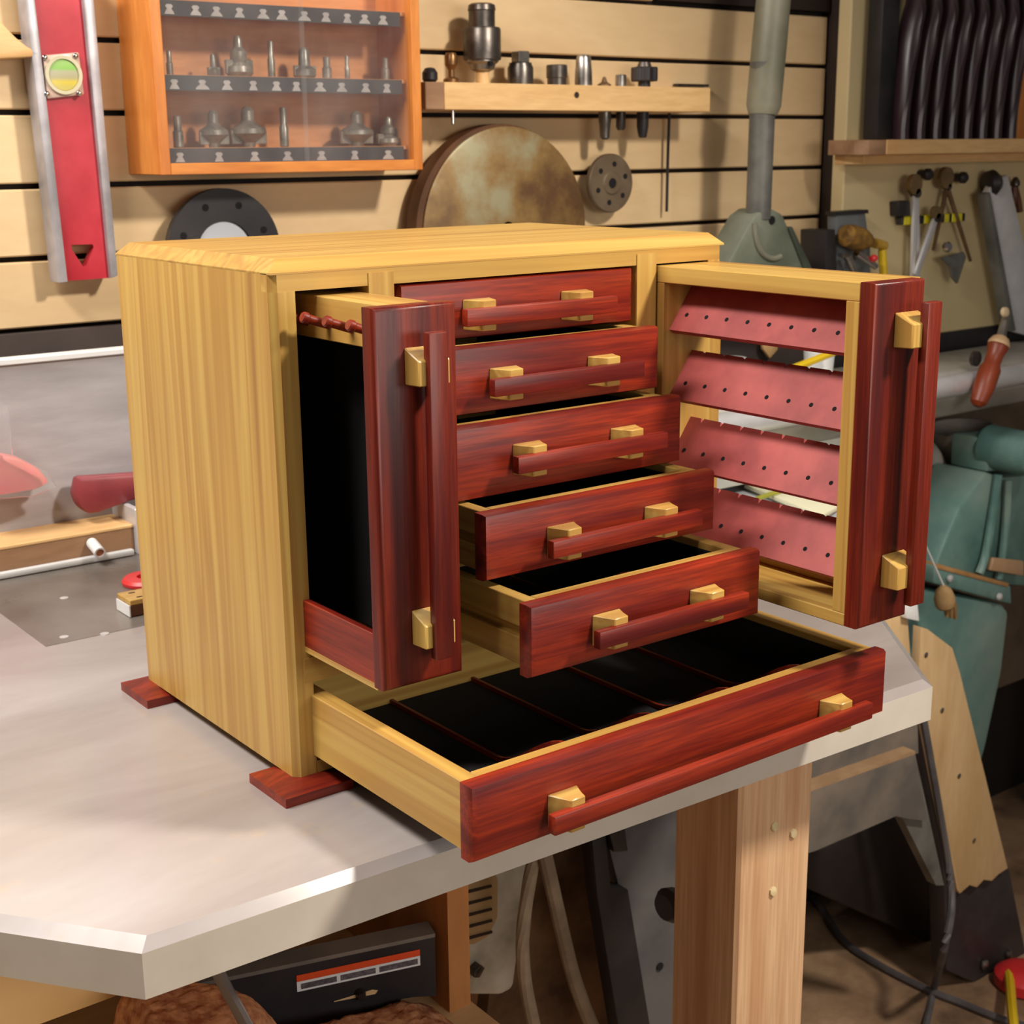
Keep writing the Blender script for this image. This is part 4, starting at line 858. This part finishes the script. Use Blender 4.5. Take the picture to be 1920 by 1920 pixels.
cl2 = [(1.0837, 0.3700, -0.1811), (1.1292, 0.3700, -0.1888), (1.1531, 0.3700, -0.3112), (1.1444, 0.3700, -0.3563), (1.0922, 0.3700, -0.3507)]
obj('plywood_return', B().slab(cl2, (0, .012, 0), .001), ply['z'], ss, 'narrow plywood strip beside the leg')
obj('white_bracket', B().slab([(1.1112, 0.3600, -0.1827), (1.1387, 0.3600, -0.1860), (1.1463, 0.3600, -0.2179), (1.1180, 0.3600, -0.2081)], (0, .01, 0), .001), white_pl, ss)
# left sheet-metal leg
gl = [(0.5198, 0.3000, -0.2723), (0.6517, 0.3000, -0.2984), (0.6659, 0.3000, -0.6583), (0.6087, 0.3000, -0.6334), (0.5600, 0.3000, -0.4142)]
obj('leg_panel', B().slab(gl, (0, .012, 0)), mottled('blue_grey_steel', S(72, 70, 72), S(98, 94, 94), 7, .55), ss, 'grey sheet steel leg')
hc = Vector((0.6155, 0.2990, -0.5101)); obj('leg_hole', B().cyl(hc, hc+Vector((0, -.0012, 0)), .005, .005, 14), felt, ss)
for poly in ([(0.4950, 0.2850, -0.2593), (0.5144, 0.2850, -0.2651), (0.5267, 0.2850, -0.3699), (0.5525, 0.2850, -0.3840), (0.5988, 0.2850, -0.6208), (0.5489, 0.2850, -0.5990), (0.5076, 0.2850, -0.3762)], [(0.5086, 0.2800, -0.2615), (0.5366, 0.2800, -0.2698), (0.5474, 0.2800, -0.3337), (0.5273, 0.2800, -0.3285)]):
    obj('black_channel', B().slab(poly, (0, .02, 0), .001), black_m, ss, 'black channel along the leg')
bs_ = [(0.6163, 0.2600, -0.3898), (0.5951, 0.2600, -0.3904), (0.5923, 0.2600, -0.4064), (0.6040, 0.2600, -0.4198), (0.6204, 0.2600, -0.4176)]
(obj('lock_knob', B().lathe([(.006, 0), (.014, .003), (.016, .012), (.012, .018), (0, .019)], (0.4002, 0.0500, -0.2410), (-1, 0, 0), 18), mottled('blue_black', S(50, 50, 66), S(66, 64, 80), 8, .4), ss, 'blue black knob'))
# black box beneath
tag(obj('tool_case', B().slab([(1.1103, 0.5200, -0.6266), (1.3194, 0.5200, -0.6209), (1.3507, 0.5200, -0.6444), (1.5103, 0.5200, -0.8375), (1.5105, 0.5200, -0.9083), (1.4585, 0.5200, -0.9012), (1.1129, 0.5200, -0.6717)], (0, .16, 0), .006), mottled('black_case', S(26, 20, 18), S(42, 32, 28), 6, .6)), 'black case lying on the floor under the saw stand', 'case')
# dusty white motor housing behind the shelf, brown boards
mo = thing('motor_housing', 'dusty white machine housing with beige vent behind the plywood panel', 'housing', (0.3073, 0.2000, -0.3709))
mh = [(0.2446, 0.2000, -0.1839), (0.3539, 0.2000, -0.2183), (0.3537, 0.2000, -0.2461), (0.3436, 0.2000, -0.2932), (0.3297, 0.2000, -0.3769), (0.3136, 0.2000, -0.3780), (0.2400, 0.2000, -0.3486)]
obj('case', B().slab(mh, (0, .15, 0), .006), beige_case, mo)
vp_ = [(0.2589, 0.1970, -0.2297), (0.3041, 0.1970, -0.2373), (0.3101, 0.1970, -0.2524), (0.3089, 0.1970, -0.2908), (0.2986, 0.1970, -0.3066), (0.2812, 0.1970, -0.3096), (0.2572, 0.1970, -0.3007)]
obj('vent_panel', B().slab(vp_, (0, .02, 0), .002), vent_m, mo, 'beige ribbed vent')
for k in range(6):
    v0 = [(0.2743, 0.1955, -0.2386), (0.3011, 0.1955, -0.2422), (0.3010, 0.1955, -0.2444), (0.2743, 0.1955, -0.2413)]
    dz = k*(-0.2431--0.2550)
    obj('vent_slot', B().slab([(p[0], p[1], p[2]-dz) for p in v0], (0, .004, 0)), dark_trim, mo)
obj('case_foot', B().slab([(0.2757, 0.1900, -0.3320), (0.2832, 0.1900, -0.3282), (0.2880, 0.1900, -0.3329), (0.2817, 0.1900, -0.3410), (0.2756, 0.1900, -0.3387)], (0, .01, 0), .001), dark_steel, mo)
bbd = [(0.4796, 0.4000, -0.3239), (0.6225, 0.4000, -0.3267), (0.7079, 0.4000, -0.7400), (0.4294, 0.4000, -0.6178)]
tag(obj('dusty_board', B().slab(bbd, (0, .02, 0)), brown_dust), 'brown dust covered board behind the hanging cables', 'board')
tag(obj('grey_cable', B().tube([(0.3004, 0.1200, -0.1698), (0.2882, 0.1200, -0.2069), (0.2801, 0.1200, -0.2508), (0.2786, 0.1200, -0.2818), (0.2830, 0.1200, -0.3208), (0.2959, 0.1200, -0.3807)], .0062, 10), tan_cord), 'dusty cable hanging at the left of two under the table', 'cable')
tag(obj('tan_cable', B().tube([(0.2907, 0.1100, -0.1628), (0.3012, 0.1100, -0.2070), (0.3161, 0.1100, -0.2698), (0.3285, 0.1100, -0.3175), (0.3445, 0.1100, -0.3624), (0.3643, 0.1100, -0.4101)], .0068, 10), tan_cord), 'dusty flat cable hanging at the right of two under the table', 'cable')
# cords on the floor and the red reel
fz = FZ+.007
tag(obj('floor_cord', B().tube([(1.4885, 0.9239, -0.8840), (1.3910, 0.7195, -0.8840), (1.3289, 0.6071, -0.8840), (1.3151, 0.5289, -0.8840), (1.3170, 0.4356, -0.8840), (1.3287, 0.3744, -0.8840), (1.3407, 0.3111, -0.8840), (1.3645, 0.2491, -0.8840)], .0062, 8), grey_cord), 'thick grey cord lying across the dusty floor', 'cord')
cc = [(1.1843, 0.3750, -0.3601), (1.2289, 0.3700, -0.5101), (1.2514, 0.3600, -0.6153), (1.2375, 0.3400, -0.6710), (1.1828, 0.3100, -0.7060), (1.3232, 0.4186, -0.8760), (1.2347, 0.3683, -0.8840), (1.1422, 0.3170, -0.8840)]
tag(obj('power_cable', B().tube(cc, .0058, 8), grey_cord), 'grey cord running down the plywood clad leg to the floor', 'cord')
rc = Vector((1.3675, 0.3165, -0.8700))
tag(obj('red_reel', B().lathe([(.040, 0), (.044, .004), (.044, .02), (.032, .030), (.016, .034), (0, .034)], (rc.x+.085, rc.y+.03, FZ+.001), (0, 0, 1), 32), red_pl, base=True), 'red plastic reel on the floor at the lower right corner', 'reel')
tag(obj('extension_cable', B().tube([(1.4459, 0.3700, -0.8665), (1.3916, 0.3300, -0.8586), (1.3058, 0.2700, -0.8391), (1.2406, 0.2200, -0.8381)], .0075, 8), yellow_pl), 'yellow cord dropping in front of the red reel', 'cord')
